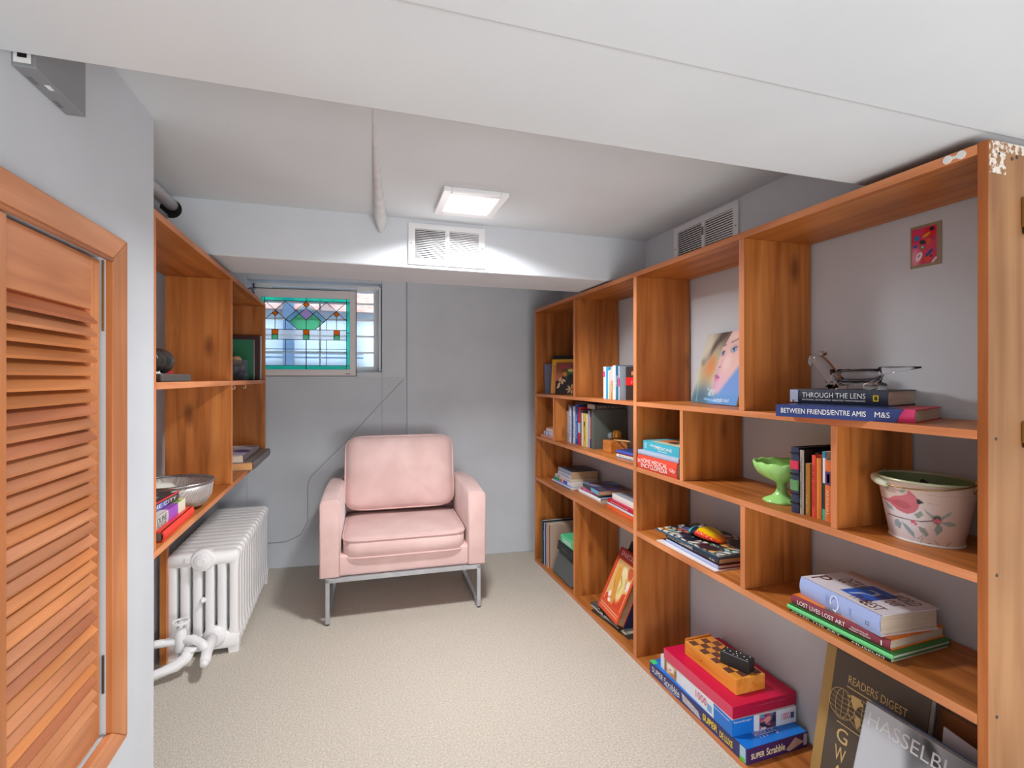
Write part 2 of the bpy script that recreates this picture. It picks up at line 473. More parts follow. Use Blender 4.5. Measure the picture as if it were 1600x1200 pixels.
# border
pane([(-1, 0), (1, 0), (1, .045), (-1, .045)], 'teal'); pane([(-1, .945), (1, .945), (1, 1), (-1, 1)], 'teal')
pane([(.92, .045), (1, .045), (1, .945), (.92, .945)], 'teal'); pane([(-1, .045), (-.92, .045), (-.92, .945), (-1, .945)], 'teal')
pane([(-.92, .045), (.92, .045), (.92, .443), (-.92, .443)], 'water')
pane([(-.92, .443), (.92, .443), (.92, .583), (-.92, .583)], 'ice')
pane([(-.92, .583), (.92, .583), (.92, .945), (-.92, .945)], 'water')
for s in (-1, 1):
    pane([(s * .46, .05), (s * .23, .17), (s * .45, .30), (s * .69, .175)], 'clear', .0006)
    pane([(s * .03, .09), (s * .45, .30), (s * .365, .335), (0, .14)], 'blue', .0010)
    pane([(s * .15, .225), (0, .31), (0, .443), (s * .195, .443), (s * .365, .335)], 'green', .0010)
    pane([(s * .69, .18), (s * .755, .22), (s * .69, .26), (s * .625, .22)], 'orange', .0016)
    pane([(s * .76, .443), (s * .63, .443), (s * .63, .513), (s * .76, .513)], 'orange', .0010)
    pane([(s * .76, .513), (s * .63, .513), (s * .63, .583), (s * .76, .583)], 'green', .0010)
pane([(0, .14), (.15, .225), (0, .31), (-.15, .225)], 'lilac', .0010)
pane([(0, .05), (.068, .092), (0, .134), (-.068, .092)], 'orange', .0016)
pane([(-.065, .443), (.065, .443), (.065, .513), (-.065, .513)], 'orange', .0010)
pane([(-.065, .513), (.065, .513), (.065, .583), (-.065, .583)], 'green', .0010)
b.build('glass', [GM[k] for k in gk], sg, fix=False)
c = MB()
def lead(*pts, r=.0022):
    for p, q in zip(pts, pts[1:]):
        (x0, z0), (x1, z1) = G(*p), G(*q)
        c.tube([(x0, .006, z0), (x1, .006, z1)], r, 6)
lead((-.92, .045), (.92, .045)); lead((-.92, .945), (.92, .945)); lead((.92, 0), (.92, 1)); lead((-.92, 0), (-.92, 1))
lead((0, 0), (0, .05)); lead((0, .945), (0, 1), r=.003); lead((.92, .045), (1, .045)); lead((.92, .48), (1, .48)); lead((.92, .945), (1, .945)); lead((-1, .48), (-.92, .48))
lead((-.92, .443), (.92, .443)); lead((-.92, .583), (.92, .583)); lead((-.92, .715), (.92, .715)); lead((0, .31), (0, .443)); lead((0, .583), (0, .945), r=.003)
for s in (-1, 1):
    lead((s * .92, .05), (s * .195, .443)); lead((s * .46, .05), (s * .92, .31)); lead((s * .46, .05), (0, .31))
    lead((0, .05), (s * .46, .305)); lead((0, .14), (s * .37, .335)); lead((s * .45, .305), (s * .365, .335))
    lead((s * .69, .26), (s * .69, .443)); lead((s * .46, .30), (s * .46, .443)); lead((s * .46, .583), (s * .46, .945))
    lead((s * .63, .443), (s * .63, .583)); lead((s * .76, .443), (s * .76, .583)); lead((s * .76, .513), (s * .63, .513))
    lead((s * .065, .443), (s * .065, .583)); lead((s * .69, .18), (s * .755, .22), (s * .69, .26), (s * .625, .22), (s * .69, .18))
    lead((0, .05), (s * .068, .092), (0, .134))
lead((-.065, .513), (.065, .513))
c.build('lead_came', mat((42, 52, 66), 0.5, 0.6), sg)

# thin cable stapled to the back wall
def wallpt(x, z, off=0.004):
    return WMAT @ Vector((x, -off, z))
b = MB(); P = [(.335, 1.24), (.10, .985), (-.045, .82), (-.262, .60), (-.285, .55), (-.285, .30), (-.33, .215), (-.42, .175), (-.60, .17)]
b.tube([wallpt(*p) for p in P], .0022, 6)
tag(b.build('cable', mat((176, 177, 180), 0.6), smooth=True), 'thin grey cable running down the back wall behind the armchair', 'cable')

# ---------------------------------------------------------------- vents and ceiling panel
def vent(name, label, mw, W, H, n):
    t = thing(name, label, 'vent', mw=mw)
    b = MB(); br = .028
    b.box(-W / 2, -.008, 0, -W / 2 + br, 0, H); b.box(W / 2 - br, -.008, 0, W / 2, 0, H)
    b.box(-W / 2 + br, -.008, 0, W / 2 - br, 0, br * .85); b.box(-W / 2 + br, -.008, H - br * .85, W / 2 - br, 0, H); b.box(-.009, -.0082, br * .85, .009, 0, H - br * .85)
    b.build('frame', M_gloss, t)
    b = MB(); b.box(-W / 2 + .01, -.0006, .01, W / 2 - .01, 0, H - .01); b.build('shade_backing', mat((34, 35, 38), 0.9), t)  # dark sheet: the shade between the slats is put into its colour
    b = MB(); z0 = br * .85; dz = (H - 2 * z0) / n
    for k in range(n):
        z = z0 + dz * (k + .5)
        b.hexa([(-W / 2 + br, -.008, z - dz * .22), (W / 2 - br, -.008, z - dz * .1 - dz * .34), (W / 2 - br, -.002, z), (-W / 2 + br, -.002, z),
                (-W / 2 + br, -.008, z + dz * .18), (W / 2 - br, -.008, z + dz * .18), (W / 2 - br, -.002, z + dz * .3), (-W / 2 + br, -.002, z + dz * .25)])
    b.build('slats', M_gloss, t)
    b = MB(); b.box(-.0025, -.016, H * .58, .0025, -.006, H * .76); b.build('damper_lever', M_metal, t)
    for x in (-W / 2 + .012, W / 2 - .012):
        b = MB(); b.lathe([(.0035, 0), (.0035, -.0015)], (x, -.008, H * .5), 10, 0, 'y'); b.build('screw', M_metal, t)
    return t
vent('wall_vent', 'white louvred vent on the face of the duct box above the armchair', Matrix.Translation((.399, 2.20, 1.744)), .34, .178, 17)
vent('wall_vent', 'grey-looking louvred vent on the side duct, partly hidden by the tall bookcase top', Matrix.Translation((1.405, 1.756, 1.74)) @ Matrix.Rotation(R(-90), 4, 'Z'), .40, .19, 15)

cl = thing('ceiling_light', 'square flush white ceiling light glowing above the armchair', 'ceiling light', (.4355, 1.915, 1.94), R(-1))
b = MB(); w2, i2, l2 = .122, .0915, .0
b.box(-w2, -.135, -.018, -i2, .135, 0); b.box(i2, -.135, -.018, w2, .135, 0); b.box(-i2, -.135, -.018, i2, -.100, 0); b.box(-i2, .100, -.018, i2, .135, 0)
b.build('frame', M_gloss, cl, bevel=0.003)
b = MB(); b.box(-i2, -.100, -.015, i2, .100, -.010); b.build('diffuser', emitter('panel_glow', (255, 253, 250), 2.5), cl)
lp = thing('ceiling_light', 'wide flat white ceiling lamp in the larger room behind the camera', 'ceiling light', (.9, -1.5, 1.7345))  # invented fixture to go with the added room fill
b = MB(); b.box(-.85, -.85, -.05, .85, .85, 0); b.build('frame', M_gloss, lp, bevel=0.01)

# ---------------------------------------------------------------- louvred closet door
XW = -0.505
cx0, cx1 = XW, XW + .017
def cprism(poly, mb, x0=cx0, x1=cx1):
    n = len(poly); mb.rings([[(x0, y, z) for y, z in poly], [(x1, y, z) for y, z in poly]])
b = MB()
cprism([(.455, 1.507), (1.282, 1.507), (1.354, 1.560), (.383, 1.560)], b)
dr = struct(b.build('door_1', W_door, bevel=0.003))
b = MB(); cprism([(1.282, .490), (1.354, .436), (1.354, 1.560), (1.282, 1.507)], b); b.build('door_casing', W_doorz, dr, bevel=0.003)
b = MB(); cprism([(.383, .436), (1.354, .436), (1.282, .490), (.455, .490)], b); b.build('door_casing', W_door, dr, bevel=0.003)
b = MB(); cprism([(.383, .436), (.455, .490), (.455, 1.507), (.383, 1.560)], b); b.build('door_casing', W_doorz, dr, bevel=0.003)
b = MB(); b.tube([(cx1 - .004, .455, 1.503), (cx1 - .004, 1.282, 1.503)], .005, 8); b.build('casing_bead', W_door, dr, smooth=True)
b = MB(); b.box(-.62, 1.281, .49, cx0 + .003, 1.309, 1.507); b.box(-.62, .54, .478, XW + .001, 1.309, .492); b.build('door_jamb', mat((205, 208, 212), 0.5), dr)
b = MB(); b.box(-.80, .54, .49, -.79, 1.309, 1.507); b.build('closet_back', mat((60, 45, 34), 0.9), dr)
def leaf(y0, y1, hinge_side):
    t = thing('louvered_door', 'cedar louvered closet door leaf hinged beside the narrow white jamb' if hinge_side else 'cedar louvered closet door leaf at the far left edge, next to the hinged leaf', 'door', (XW, y0, .495), 0, 'louvered leaves of the closet')
    W = y1 - y0; z1 = 1.003; st = .034; xf = -.003; xb = -.032
    b = MB(); b.box(xb, W - st, 0, xf, W, z1); b.build('stile', W_doorz, t, bevel=.002)
    sl = .043; b = MB(); b.box(xb, 0, 0, xf + .013, sl, z1); b.build('stile', W_doorz, t, bevel=.002)
    b = MB(); b.box(xb, sl, z1 - .108, xf, W - st, z1); b.build('top_rail', W_door, t, bevel=.0015)
    b = MB(); b.box(xb, sl, 0, xf, W - st, .072); b.build('bottom_rail', W_door, t, bevel=.0015)
    n = 31; za = .078; dz = (z1 - .112 - za) / n
    tones = [W_door, wood('cedar_slat_a', 'y', (180, 104, 66), (196, 120, 80), (208, 134, 94), .4, False), wood('cedar_slat_b', 'y', (198, 118, 60), (216, 136, 76), (228, 152, 92), .4, False)] if not hasattr(leaf, 't') else leaf.t
    leaf.t = tones
    rr = random.Random(3)
    for k in range(n):
        z = za + dz * k
        b = MB()
        b.hexa([(-.018, sl, z + dz * .98), (-.018, W - st, z + dz * .98), (xf + .008, W - st, z + dz * .0), (xf + .008, sl, z + dz * .0),
                (-.016, sl, z + dz * 1.16), (-.016, W - st, z + dz * 1.16), (xf + .0105, W - st, z + dz * .20), (xf + .0105, sl, z + dz * .20)])
        b.build('slat', tones[rr.choice((0, 0, 1, 2))], t)
    if hinge_side:
        for (za_, zb_) in ((.855, .925), (.085, .165)):
            b = MB(); b.tube([(.006, W + .018, za_), (.006, W + .018, zb_)], .0055, 10)
            b.box(-.002, W + .006, za_, .001, W + .032, zb_ + (.08 if za_ > .5 else .0))
            b.build('hinge', M_brass if za_ > .5 else M_dkmetal, t)
    return t
leaf(.905, 1.270, True)
leaf(.545, .900, False)

# grey metal case fixed high on the near wall
mc = thing('metal_case', 'grey metal case with a barcode sticker fixed high on the left wall under the beam', 'case', (XW, .976, 1.736))
b = MB(); b.box(0.0, 0, 0, .031, .156, .16); b.build('case_body', mat((150, 152, 156), 0.5, 0.3), mc, bevel=.002)
b = MB(); b.box(.003, -.0006, .006, .025, 0, .060); b.build('sticker', M_white, mc)
b = MB()
for k, z in enumerate((.014, .026)): b.box(.008, -.0010, z, .020, -.0006, z + .007)
b.build('barcode', INK_K, mc)
b = MB(); b.box(.018, .050, -.0006, .025, .066, 0); b.build('small_tag', M_white, mc)
for y in (.03, .036, .042, .048, .105, .111, .117, .123):
    b = MB(); b.box(.004, y, -.0006, .011, y + .003, 0); b.build('slot', mat((110, 112, 116), .6), mc)

# pipes at the left end entering the duct box
b = MB(); b.tube([(-.655, 1.35, 1.905), (-.652, 2.205, 1.905)], .022, 14)
tag(b.build('heating_pipe', M_gloss, smooth=True), 'fat white pipe running along the ceiling above the left shelf into the duct box', 'pipe')
b = MB(); b.tube([(-.70, 1.35, 1.86), (-.672, 2.205, 1.862)], .010, 10)
tag(b.build('heating_pipe', mat((190, 190, 194), 0.4), smooth=True), 'thin pale pipe below the fat ceiling pipe above the left shelf', 'pipe')
b = MB(); b.lathe([(.036, 0), (.036, .004)], (-.655, 2.196, 1.892), 18, 0, 'y')  # the darkness of the open hole is put into this disc's colour
tag(b.build('dark_hole_disc', M_black), 'ragged black hole rim where the pipes enter the duct box', 'pipe collar')
b = MB(); b.tube([(-.80, 2.42, 0.0), (-.80, 2.42, 1.9)], .018, 14)
tag(b.build('riser_pipe', M_gloss, smooth=True), 'white vertical riser pipe against the wall behind the left shelf', 'pipe')

# ---------------------------------------------------------------- bookcases
def board(parent, name, x0, y0, z0, x1, y1, z1, grain, fx, mats=None, bev=.0012):
    """board whose front edge (side fx) shows the paler raw edge"""
    b = MB(); b.box(x0, y0, z0, x1, y1, z1)
    g = {'x': W_x, 'y': W_y, 'z': W_z}[grain]
    e = W_edgez if grain == 'z' else W_edge
    b.m = [0, 0, 0, 1 if fx > 0 else 0, 0, 1 if fx < 0 else 0]
    return b.build(name, mats or [g, e], parent, bevel=bev, fix=False)
XB, XK = 1.19, 1.466
YN, YF = .654, 3.228
bc = thing('bookcase', 'large stained pine open bookcase along the right wall', 'bookcase', (XB, YN, 0))
def bb(name, y0, y1, z0, z1, grain='y', x0=XB, x1=XK):
    return board(bc, name, x0 - XB, y0 - YN, z0, x1 - XB, y1 - YN, z1, grain, -1)
bb('top_board', YN + .019, YF, 1.6975, 1.7185)
bb('bottom_board', YN + .019, YF, .0, .01875)
bb('side_panel', YF - .019, YF, .01875, 1.6975, 'z')
o = board(bc, 'side_panel', 0, 0, 0, XK - XB, .019, 1.7205, 'z', -1, [W_end, wood('stained_end_edge', 'z', (160, 88, 40), (178, 104, 54), (190, 118, 66), .45, knots=False)])
# full height upright, shelves and dividers
bb('upright', 1.936, 1.962, .01875, 1.6975, 'z')
ZA0, ZA1, ZB0, ZB1, ZC0, ZC1 = 1.1275, 1.14625, .84, .86, .5565, .5775
for nm, za, zb in (('shelf', ZA0, ZA1), ('shelf', ZB0, ZB1), ('shelf', ZC0, ZC1)):
    bb(nm, 1.962, YF - .019, za, zb); bb(nm, YN + .019, 1.936, za, zb)
for (y0, y1, z0, z1) in ((2.579, 2.599, ZA1, 1.6975), (2.882, 2.902, ZB1, ZA0), (2.579, 2.599, .01875, ZC0),
                         (1.299, 1.322, ZA1, 1.6975), (1.611, 1.630, ZB1, ZA0), (.978, .996, ZB1, ZA0), (1.296, 1.316, ZC1, ZB0)):
    bb('divider', y0, y1, z0, z1, 'z')
# hardware on the bookcase
b = MB()
for (z, y) in ((1.708, .70), (1.708, .725)): b.lathe([(.0085, 0), (.0085, -.002)], (-.0002, y - YN, z), 14, 0, 'x')
b.box(-.0014, .049, 1.705, 0, .068, 1.711); b.build('joining_plate', M_white, bc)
for (x, z) in ((.03, 1.695), (.07, 1.69), (.022, 1.13), (.024, .86), (.024, .58), (.022, .30), (.085, 1.695)): 
    b = MB(); b.lathe([(.0034, 0), (.0034, -.001)], (x, 0, z), 10, 0, 'y'); b.build('screw', M_dkmetal, bc)
b = MB(); b.box(.001, -.0008, 1.655, .05, -.0002, 1.700); b.box(.001, -.0008, 1.700, .25, -.0002, 1.7195)
b.build('paint_patch', noisy('flaked_paint', (214, 206, 196), (148, 106, 70), (90, 90, 90), 1, 4, 0.7, ramp=(.45, .55)), bc)
for z, s in ((1.585, 1), (1.14, .7)):
    b = MB(); b.box(.098, -.010, z - .03 * s, .125, 0, z + .03 * s); b.lathe([(.006, 0), (.006, -.004)], (.108, -.010, z + .018 * s), 10, 1, 'y'); b.box(.100, -.016, z - .045 * s, .122, -.002, z - .03 * s, 1)
    b.build('hinge_bracket', [M_brass, M_dkmetal], bc, bevel=.002)

XL, XLK = -.505, -.757
lb = thing('bookcase', 'smaller stained pine wall shelf unit above the white radiator', 'bookcase', (XL, 1.561, .766))
def lbb(name, y0, y1, z0, z1, grain='y'):
    return board(lb, name, XLK - XL, y0 - 1.561, z0 - .766, 0, y1 - 1.561, z1 - .766, grain, 1)
lbb('top_board', 1.561, 3.362, 1.684, 1.704)
lbb('bottom_board', 1.561, 3.362, .766, .786)
lbb('side_panel', 1.561, 1.580, .786, 1.684, 'z'); lbb('side_panel', 3.342, 3.362, .786, 1.684, 'z')
lbb('divider', 2.464, 2.482, .786, 1.684, 'z')
lbb('shelf', 1.580, 2.464, 1.219, 1.239); lbb('shelf', 2.482, 3.342, 1.219, 1.239)
board(lb, 'batten', -.80 - XL, 2.54 - 1.561, -.766, -.775 - XL, 2.575 - 1.561, 0.0, 'z', 1)
board(lb, 'batten', -.80 - XL, 1.57 - 1.561, -.766, -.775 - XL, 1.605 - 1.561, 0.0, 'z', 1)
b = MB()
for y in (2.60, 2.85): b.tube([(-.02 + .006 * math.cos(a), y - 1.561, 1.219 - .766 - .012 + .008 * math.sin(a)) for a in [R(90 - k * 30) for k in range(10)]], .0012, 6)
b.build('cup_hooks', M_white, lb)
b = MB(); b.box(-.10, 2.30 - 1.561, .938, -.02, 3.2 - 1.561, .943); b.build('top_strip', mat((150, 120, 100), .7), lb)
# small clamp lamp bits on top of the shelf end
b = MB(); b.box(-.60, 3.02, 1.704, -.55, 3.06, 1.735); b.tube([(-.56, 3.04, 1.73), (-.53, 3.05, 1.745), (-.52, 3.08, 1.72)], .006, 8)
tag(b.build('clamp', mat((120, 124, 130), 0.4, 0.5), bevel=.003), 'small grey clamp lying on the far end of the left shelf top', 'clamp')

# ---------------------------------------------------------------- radiator
M_rad = mat((243, 243, 244), 0.33)
rad = thing('radiator', 'white cast iron column radiator under the left shelf unit', 'radiator', (-.639, 2.555, 0))
NS = 14; RW = .146; pitch = .061; RH = .468
sq_ = lambda q: math.copysign(abs(q) ** .55, q)
def rad_section(k):
    b = MB(); y0 = k * pitch; yc = y0 + pitch / 2; hw = pitch / 2 - .0028
    # headers
    for (za, zb) in ((.405, RH), (.022, .100)):
        prof = []
        rr = .024
        n = 5
        cs = [(RW - rr, zb - rr, 0), (-RW + rr, zb - rr, 90), (-RW + rr, za + rr, 180), (RW - rr, za + rr, 270)]
        for (cx_, cz_, a0) in cs:
            for i in range(n + 1):
                a = R(a0 + 90 * i / n); prof.append((cx_ + rr * math.cos(a), cz_ + rr * math.sin(a)))
        rings = []
        for (yy, s) in ((-hw, .80), (-hw * .85, .90), (-hw * .55, .97), (0, 1), (hw * .55, .97), (hw * .85, .90), (hw, .80)):
            zc = (za + zb) / 2
            rings.append([(x * (1 - (1 - s) * .35), yc + yy, zc + (z - zc) * s) for x, z in prof])
        b.rings(rings)
    # six tubes
    for i in range(6):
        xc = -RW + .0245 + i * (2 * RW - .049) / 5
        rings = []
        for (z, s) in ((.07, 1.1), (.10, 1.0), (.125, .92), (.385, .92), (.41, 1.0), (.43, 1.1)):
            rings.append([(xc + .0205 * min(1.1, s) * sq_(math.cos(2 * math.pi * j / 20)), yc + (hw - .0005) * min(1, s * 1.06) * sq_(math.sin(2 * math.pi * j / 20)), z) for j in range(20)])
        b.rings(rings)
    if k in (0, NS - 1):
        for sx in (-1, 1): b.hexa([(sx * RW - sx * .045, yc - .02, 0), (sx * RW - sx * .005, yc - .02, 0), (sx * RW - sx * .005, yc + .02, 0), (sx * RW - sx * .045, yc + .02, 0),
                                   (sx * RW - sx * .055, yc - .022, .075), (sx * RW, yc - .022, .075), (sx * RW, yc + .022, .075), (sx * RW - sx * .055, yc + .022, .075)])
    return b
for k in range(NS):
    rad_section(k).build('section', M_rad, rad, smooth=True)
b = MB()
b.lathe([(.050, .03), (.050, .0), (.044, -.008), (.030, -.010), (.030, -.020), (.018, -.022), (.018, -.028), (.0001, -.028)], (0, 0, .435), 28, 0, 'y')
b.box(-.070, -.004, .43, -.03, .01, .452)
b.build('top_plug', M_rad, rad, bevel=.001)
b = MB(); b.lathe([(.047, .03), (.047, -.002), (.034, -.012), (.0001, -.012)], (.045, 0, .085), 28, 0, 'y'); b.build('bottom_port', M_rad, rad, smooth=True)
b = MB(); b.lathe([(.012, .01), (.012, -.006), (.006, -.010), (.006, -.018), (.0001, -.018)], (0, .004, .255), 14, 0, 'y'); b.build('air_vent', M_rad, rad, smooth=True)
for p in rad.children:
    if p.name.startswith('section'):
        m = p.modifiers.new('edge', 'EDGE_SPLIT'); m.split_angle = R(50)
# valve and pipework
vt = thing('radiator_valve', 'white painted radiator valve with a round hand wheel and elbow at the radiator foot', 'valve', (-.70, 2.46, .08))
b = MB()
b.tube([(.105, .07, .01), (.108, .0, .012), (.112, -.05, .008), (.117, -.09, .0), (.118, -.105, -.002)], [.022, .022, .021, .021, .017], 18)
b.tube([(.118, -.100, -.002), (.1185, -.122, -.004)], [.0165, .0145], 10)
b.build('pipe_stub', M_rad, vt, smooth=True)
b = MB(); b.tube([(.0, .01, .05), (.05, .005, .05), (.085, -.015, .035), (.112, -.04, .012)], .0175, 16); b.build('elbow', M_rad, vt, smooth=True)
b = MB(); b.lathe([(.019, -.03), (.022, -.02), (.022, .055), (.018, .066), (.018, .072), (.008, .074), (.008, .098)], (0, .01, .03), 20); b.build('valve_body', M_rad, vt, smooth=True)
b = MB(); ring = [(.029 * math.cos(a), .01 + .029 * math.sin(a), .128) for a in [2 * math.pi * k / 24 for k in range(24)]]
b.tube(ring, .0052, 8, closed=True)
for k in range(4):
    a = math.pi / 2 * k + .4; b.tube([(0, .01, .122), (.029 * math.cos(a), .01 + .029 * math.sin(a), .128)], .0035, 6)
b.lathe([(.008, .095), (.009, .130), (.0001, .132)], (0, .01, 0), 12)
b.build('hand_wheel', M_rad, vt, smooth=True)
b = MB(); b.tube([(-.815, 2.44, .30), (-.815, 2.445, .16), (-.808, 2.45, .135), (-.79, 2.462, .130), (-.72, 2.468, .130)], .0165, 14)
tag(b.build('heating_pipe', M_rad, smooth=True), 'white pipe dropping behind the left shelf and bending level into the radiator valve', 'pipe')
b = MB(); b.tube([(-.845, 2.33, .045), (-.74, 2.385, .050), (-.70, 2.405, .055), (-.668, 2.42, .075), (-.655, 2.44, .105)], [.018, .018, .023, .024, .022], 16)
b.lathe([(.026, -.006), (.026, .006)], (-.656, 2.437, .10), 16)
tag(b.build('heating_pipe', M_rad, smooth=True), 'thick white pipe curving up from the carpet at the foot of the radiator', 'pipe')

# ---------------------------------------------------------------- armchair
def fabric(name, c1, c2):
    return noisy(name, c1, c2, (5, 5, 5), 1.4, 2, 0.85, bump=0.08, bscale=220, bdist=0.001, spec=0.15, sheen=0.35)
M_pink = fabric('pink_velvet', (220, 186, 182), (230, 198, 194))
M_pipe = mat((226, 190, 186), 0.8)
M_steel = noisy('brushed_steel', (176, 180, 186), (196, 200, 205), (4, 4, 4), 2, 2, 0.32, spec=.5)
M_steel.node_tree.nodes['Principled BSDF'].inputs['Metallic'].default_value = 0.55
ch = thing('armchair', 'low pale pink armchair on a square steel frame in front of the back wall', 'armchair', (.267, 2.672, 0), R(-2.4))
# local: x right, y back; front plane y = 0; width .853
HW = .4265; AW = .098; FB = .238; AT = .634; DP = .70
def soft_box(x0, y0, z0, x1, y1, z1, name, bev=.022, parent=ch, shape=None, material=None):
    b = MB(); b.box(x0, y0, z0, x1, y1, z1)
    if shape: b.v = [shape(*p) for p in b.v]
    o = b.build(name, material or M_pink, parent, bevel=bev, seg=4)
    for p in o.data.polygons: p.use_smooth = True
    return o
def arm(sx):
    b = MB(); prof = []
    # side outline y,z with gently sloping, slightly drooping top
    N = 14
    top = []
    for i in range(N + 1):
        y = DP * i / N
        top.append((y, AT - .004 + .018 * math.sin(math.pi * min(1, i / N * 1.15)) + (.0 if i < N - 1 else -.01)))
    xs = (HW - AW, HW) if sx > 0 else (-HW, -HW + AW)
    for i, (y, z) in enumerate(top):
        prof.append([(xs[0], y, FB), (xs[1], y, FB), (xs[1], y, z - .012), (xs[1] - .012, y, z), (xs[0] + .012, y, z), (xs[0], y, z - .012)])
    b.rings(prof)
    o = b.build('arm', M_pink, ch, bevel=.012, seg=3)
    for p in o.data.polygons: p.use_smooth = True
    c = MB()
    for y in (.004,):
        xa, xb_ = xs[0] + .004, xs[1] - .004
        c.tube([(xa, y, FB + .006), (xa, y, AT - .022), (xa + .012, y, AT - .006), (xb_ - .012, y, AT - .006), (xb_, y, AT - .022), (xb_, y, FB + .006)], .0042, 8)
    xo = xs[1] - .002 if sx > 0 else xs[0] + .002
    c.tube([(xo, .01, FB + .004), (xo, DP - .01, FB + .004)], .004, 8)
    c.build('piping', M_pipe, o, smooth=True)
    return o
arm(-1); arm(1)
soft_box(-HW + AW - .01, .012, FB, HW - AW + .01, .60, .345, 'seat_base', .014)
soft_box(-HW + .03, .60, FB, HW - .03, .695, .80, 'backrest', .03, shape=lambda x, y, z: (x * .9, y + (.035 if z > .5 else 0), z - (.16 if z > .5 else 0)))
def cushion(name, w, d, h, band, frame, n=22, bulge=1.0, wr=None, pn=5.0):
    """boxed cushion: flat band round the side, crowned faces, piping on both edges"""
    b = MB(); rings = []
    def plan(a, s):
        c, q = math.cos(a), math.sin(a)
        k = (abs(c) ** pn + abs(q) ** pn) ** (-1 / pn)
        return (w / 2 * c * k * s, d / 2 * q * k * s)
    M = 72; levels = []
    K = 9
    for i in range(K + 1): levels.append((max(.001, i / K), -1))
    for i in range(K, -1, -1): levels.append((max(.001, i / K), 1))
    for s, sg in levels:
        ring = []
        for j in range(M):
            a = 2 * math.pi * (j + .5) / M
            se = s
            x, y = plan(a, se)
            hx = 1 - abs(x / (w / 2)) ** 3.0; hy = 1 - abs(y / (d / 2)) ** 3.0
            crown = (h - band) / 2 * (max(0, hx) * max(0, hy)) ** .55 * bulge
            z = sg * (band / 2 + crown)
            if wr: z += wr(x / (w / 2), y / (d / 2), sg) * (1 - s ** 8)
            ring.append(frame(x, y, z))
        rings.append(ring)
    b.rings(rings)
    o = b.build(name, M_pink, ch, smooth=True)
    c = MB()
    for sg in (-1, 1):
        pts = [frame(*(plan(2 * math.pi * (j + .5) / M, 1.003) + (sg * band / 2,))) for j in range(M)]
        c.tube(pts, .0048, 8, closed=True)
    c.build('piping', M_pipe, o, smooth=True)
    return o
cushion('seat_cushion', .640, .56, .128, .088, lambda x, y, z: (x, y + .275, z + .374), wr=lambda x, y, s: .004 * math.sin(3 * x + 1) * math.cos(4 * y), pn=9.0)
tl = R(-14)
def bframe(x, y, z):
    # x across, y up the cushion, z through; leaning back
    yy = y * math.cos(tl) - z * math.sin(tl); zz = y * math.sin(tl) + z * math.cos(tl)
    return (x - .006 + 0.02 * (y < -1), .505 - zz, .672 + yy)
def bwr(x, y, s):
    if s > 0: pass
    a = .006 * math.sin(9 * x + 4 * y) * max(0, y - .35) ** 1.0 * 1.6
    a += -.026 * math.exp(-((x + .15 - .25 * (y - .6)) ** 2) / .006) * max(0, y - .25)
    a += -.020 * math.exp(-((x - .42 + .15 * (y - .6)) ** 2) / .004) * max(0, y - .45)
    a += .005 * math.sin(12 * (x + y)) * max(0, .1 - y) * (x > .1)
    a += .004 * math.sin(11 * (x - y)) * max(0, -.2 - y) * (x < -.3)
    return a * s
cushion('back_cushion', .645, .435, .185, .062, bframe, wr=bwr, pn=8.0)
# frame: square tube, front rail, two sled sides
b = MB(); t_ = .020; FX = HW - .028
b.box(-FX, .0, FB - t_ - .004, FX, t_, FB - .002); b.build('front_rail', M_steel, ch, bevel=.0015)
b = MB(); b.box(-FX, .455, FB - t_ - .004, FX, .455 + t_, FB - .002); b.build('rear_rail', M_steel, ch, bevel=.0015)
for sx in (-1, 1):
    xa = sx * FX; xb_ = sx * (FX - t_)
    x0_, x1_ = min(xa, xb_), max(xa, xb_)
    b = MB(); b.box(x0_, 0, .008, x1_, t_, FB - .004); b.build('leg', M_steel, ch, bevel=.0015)
    b = MB(); b.box(x0_, .455, .008, x1_, .455 + t_, FB - .004); b.build('leg', M_steel, ch, bevel=.0015)
    b = MB(); b.box(x0_, t_, .010, x1_, .455, .010 + t_); b.box(x0_, t_, FB - t_ - .004, x1_, .455, FB - .004); b.build('side_rail', M_steel, ch, bevel=.0015)
    b = MB()
    for y in (.010, .465): b.lathe([(.009, 0), (.010, .003), (.006, .008), (.0001, .009)], ((x0_ + x1_) / 2, y, 0), 14)
    b.build('foot_glide', M_dkmetal, ch, smooth=True)

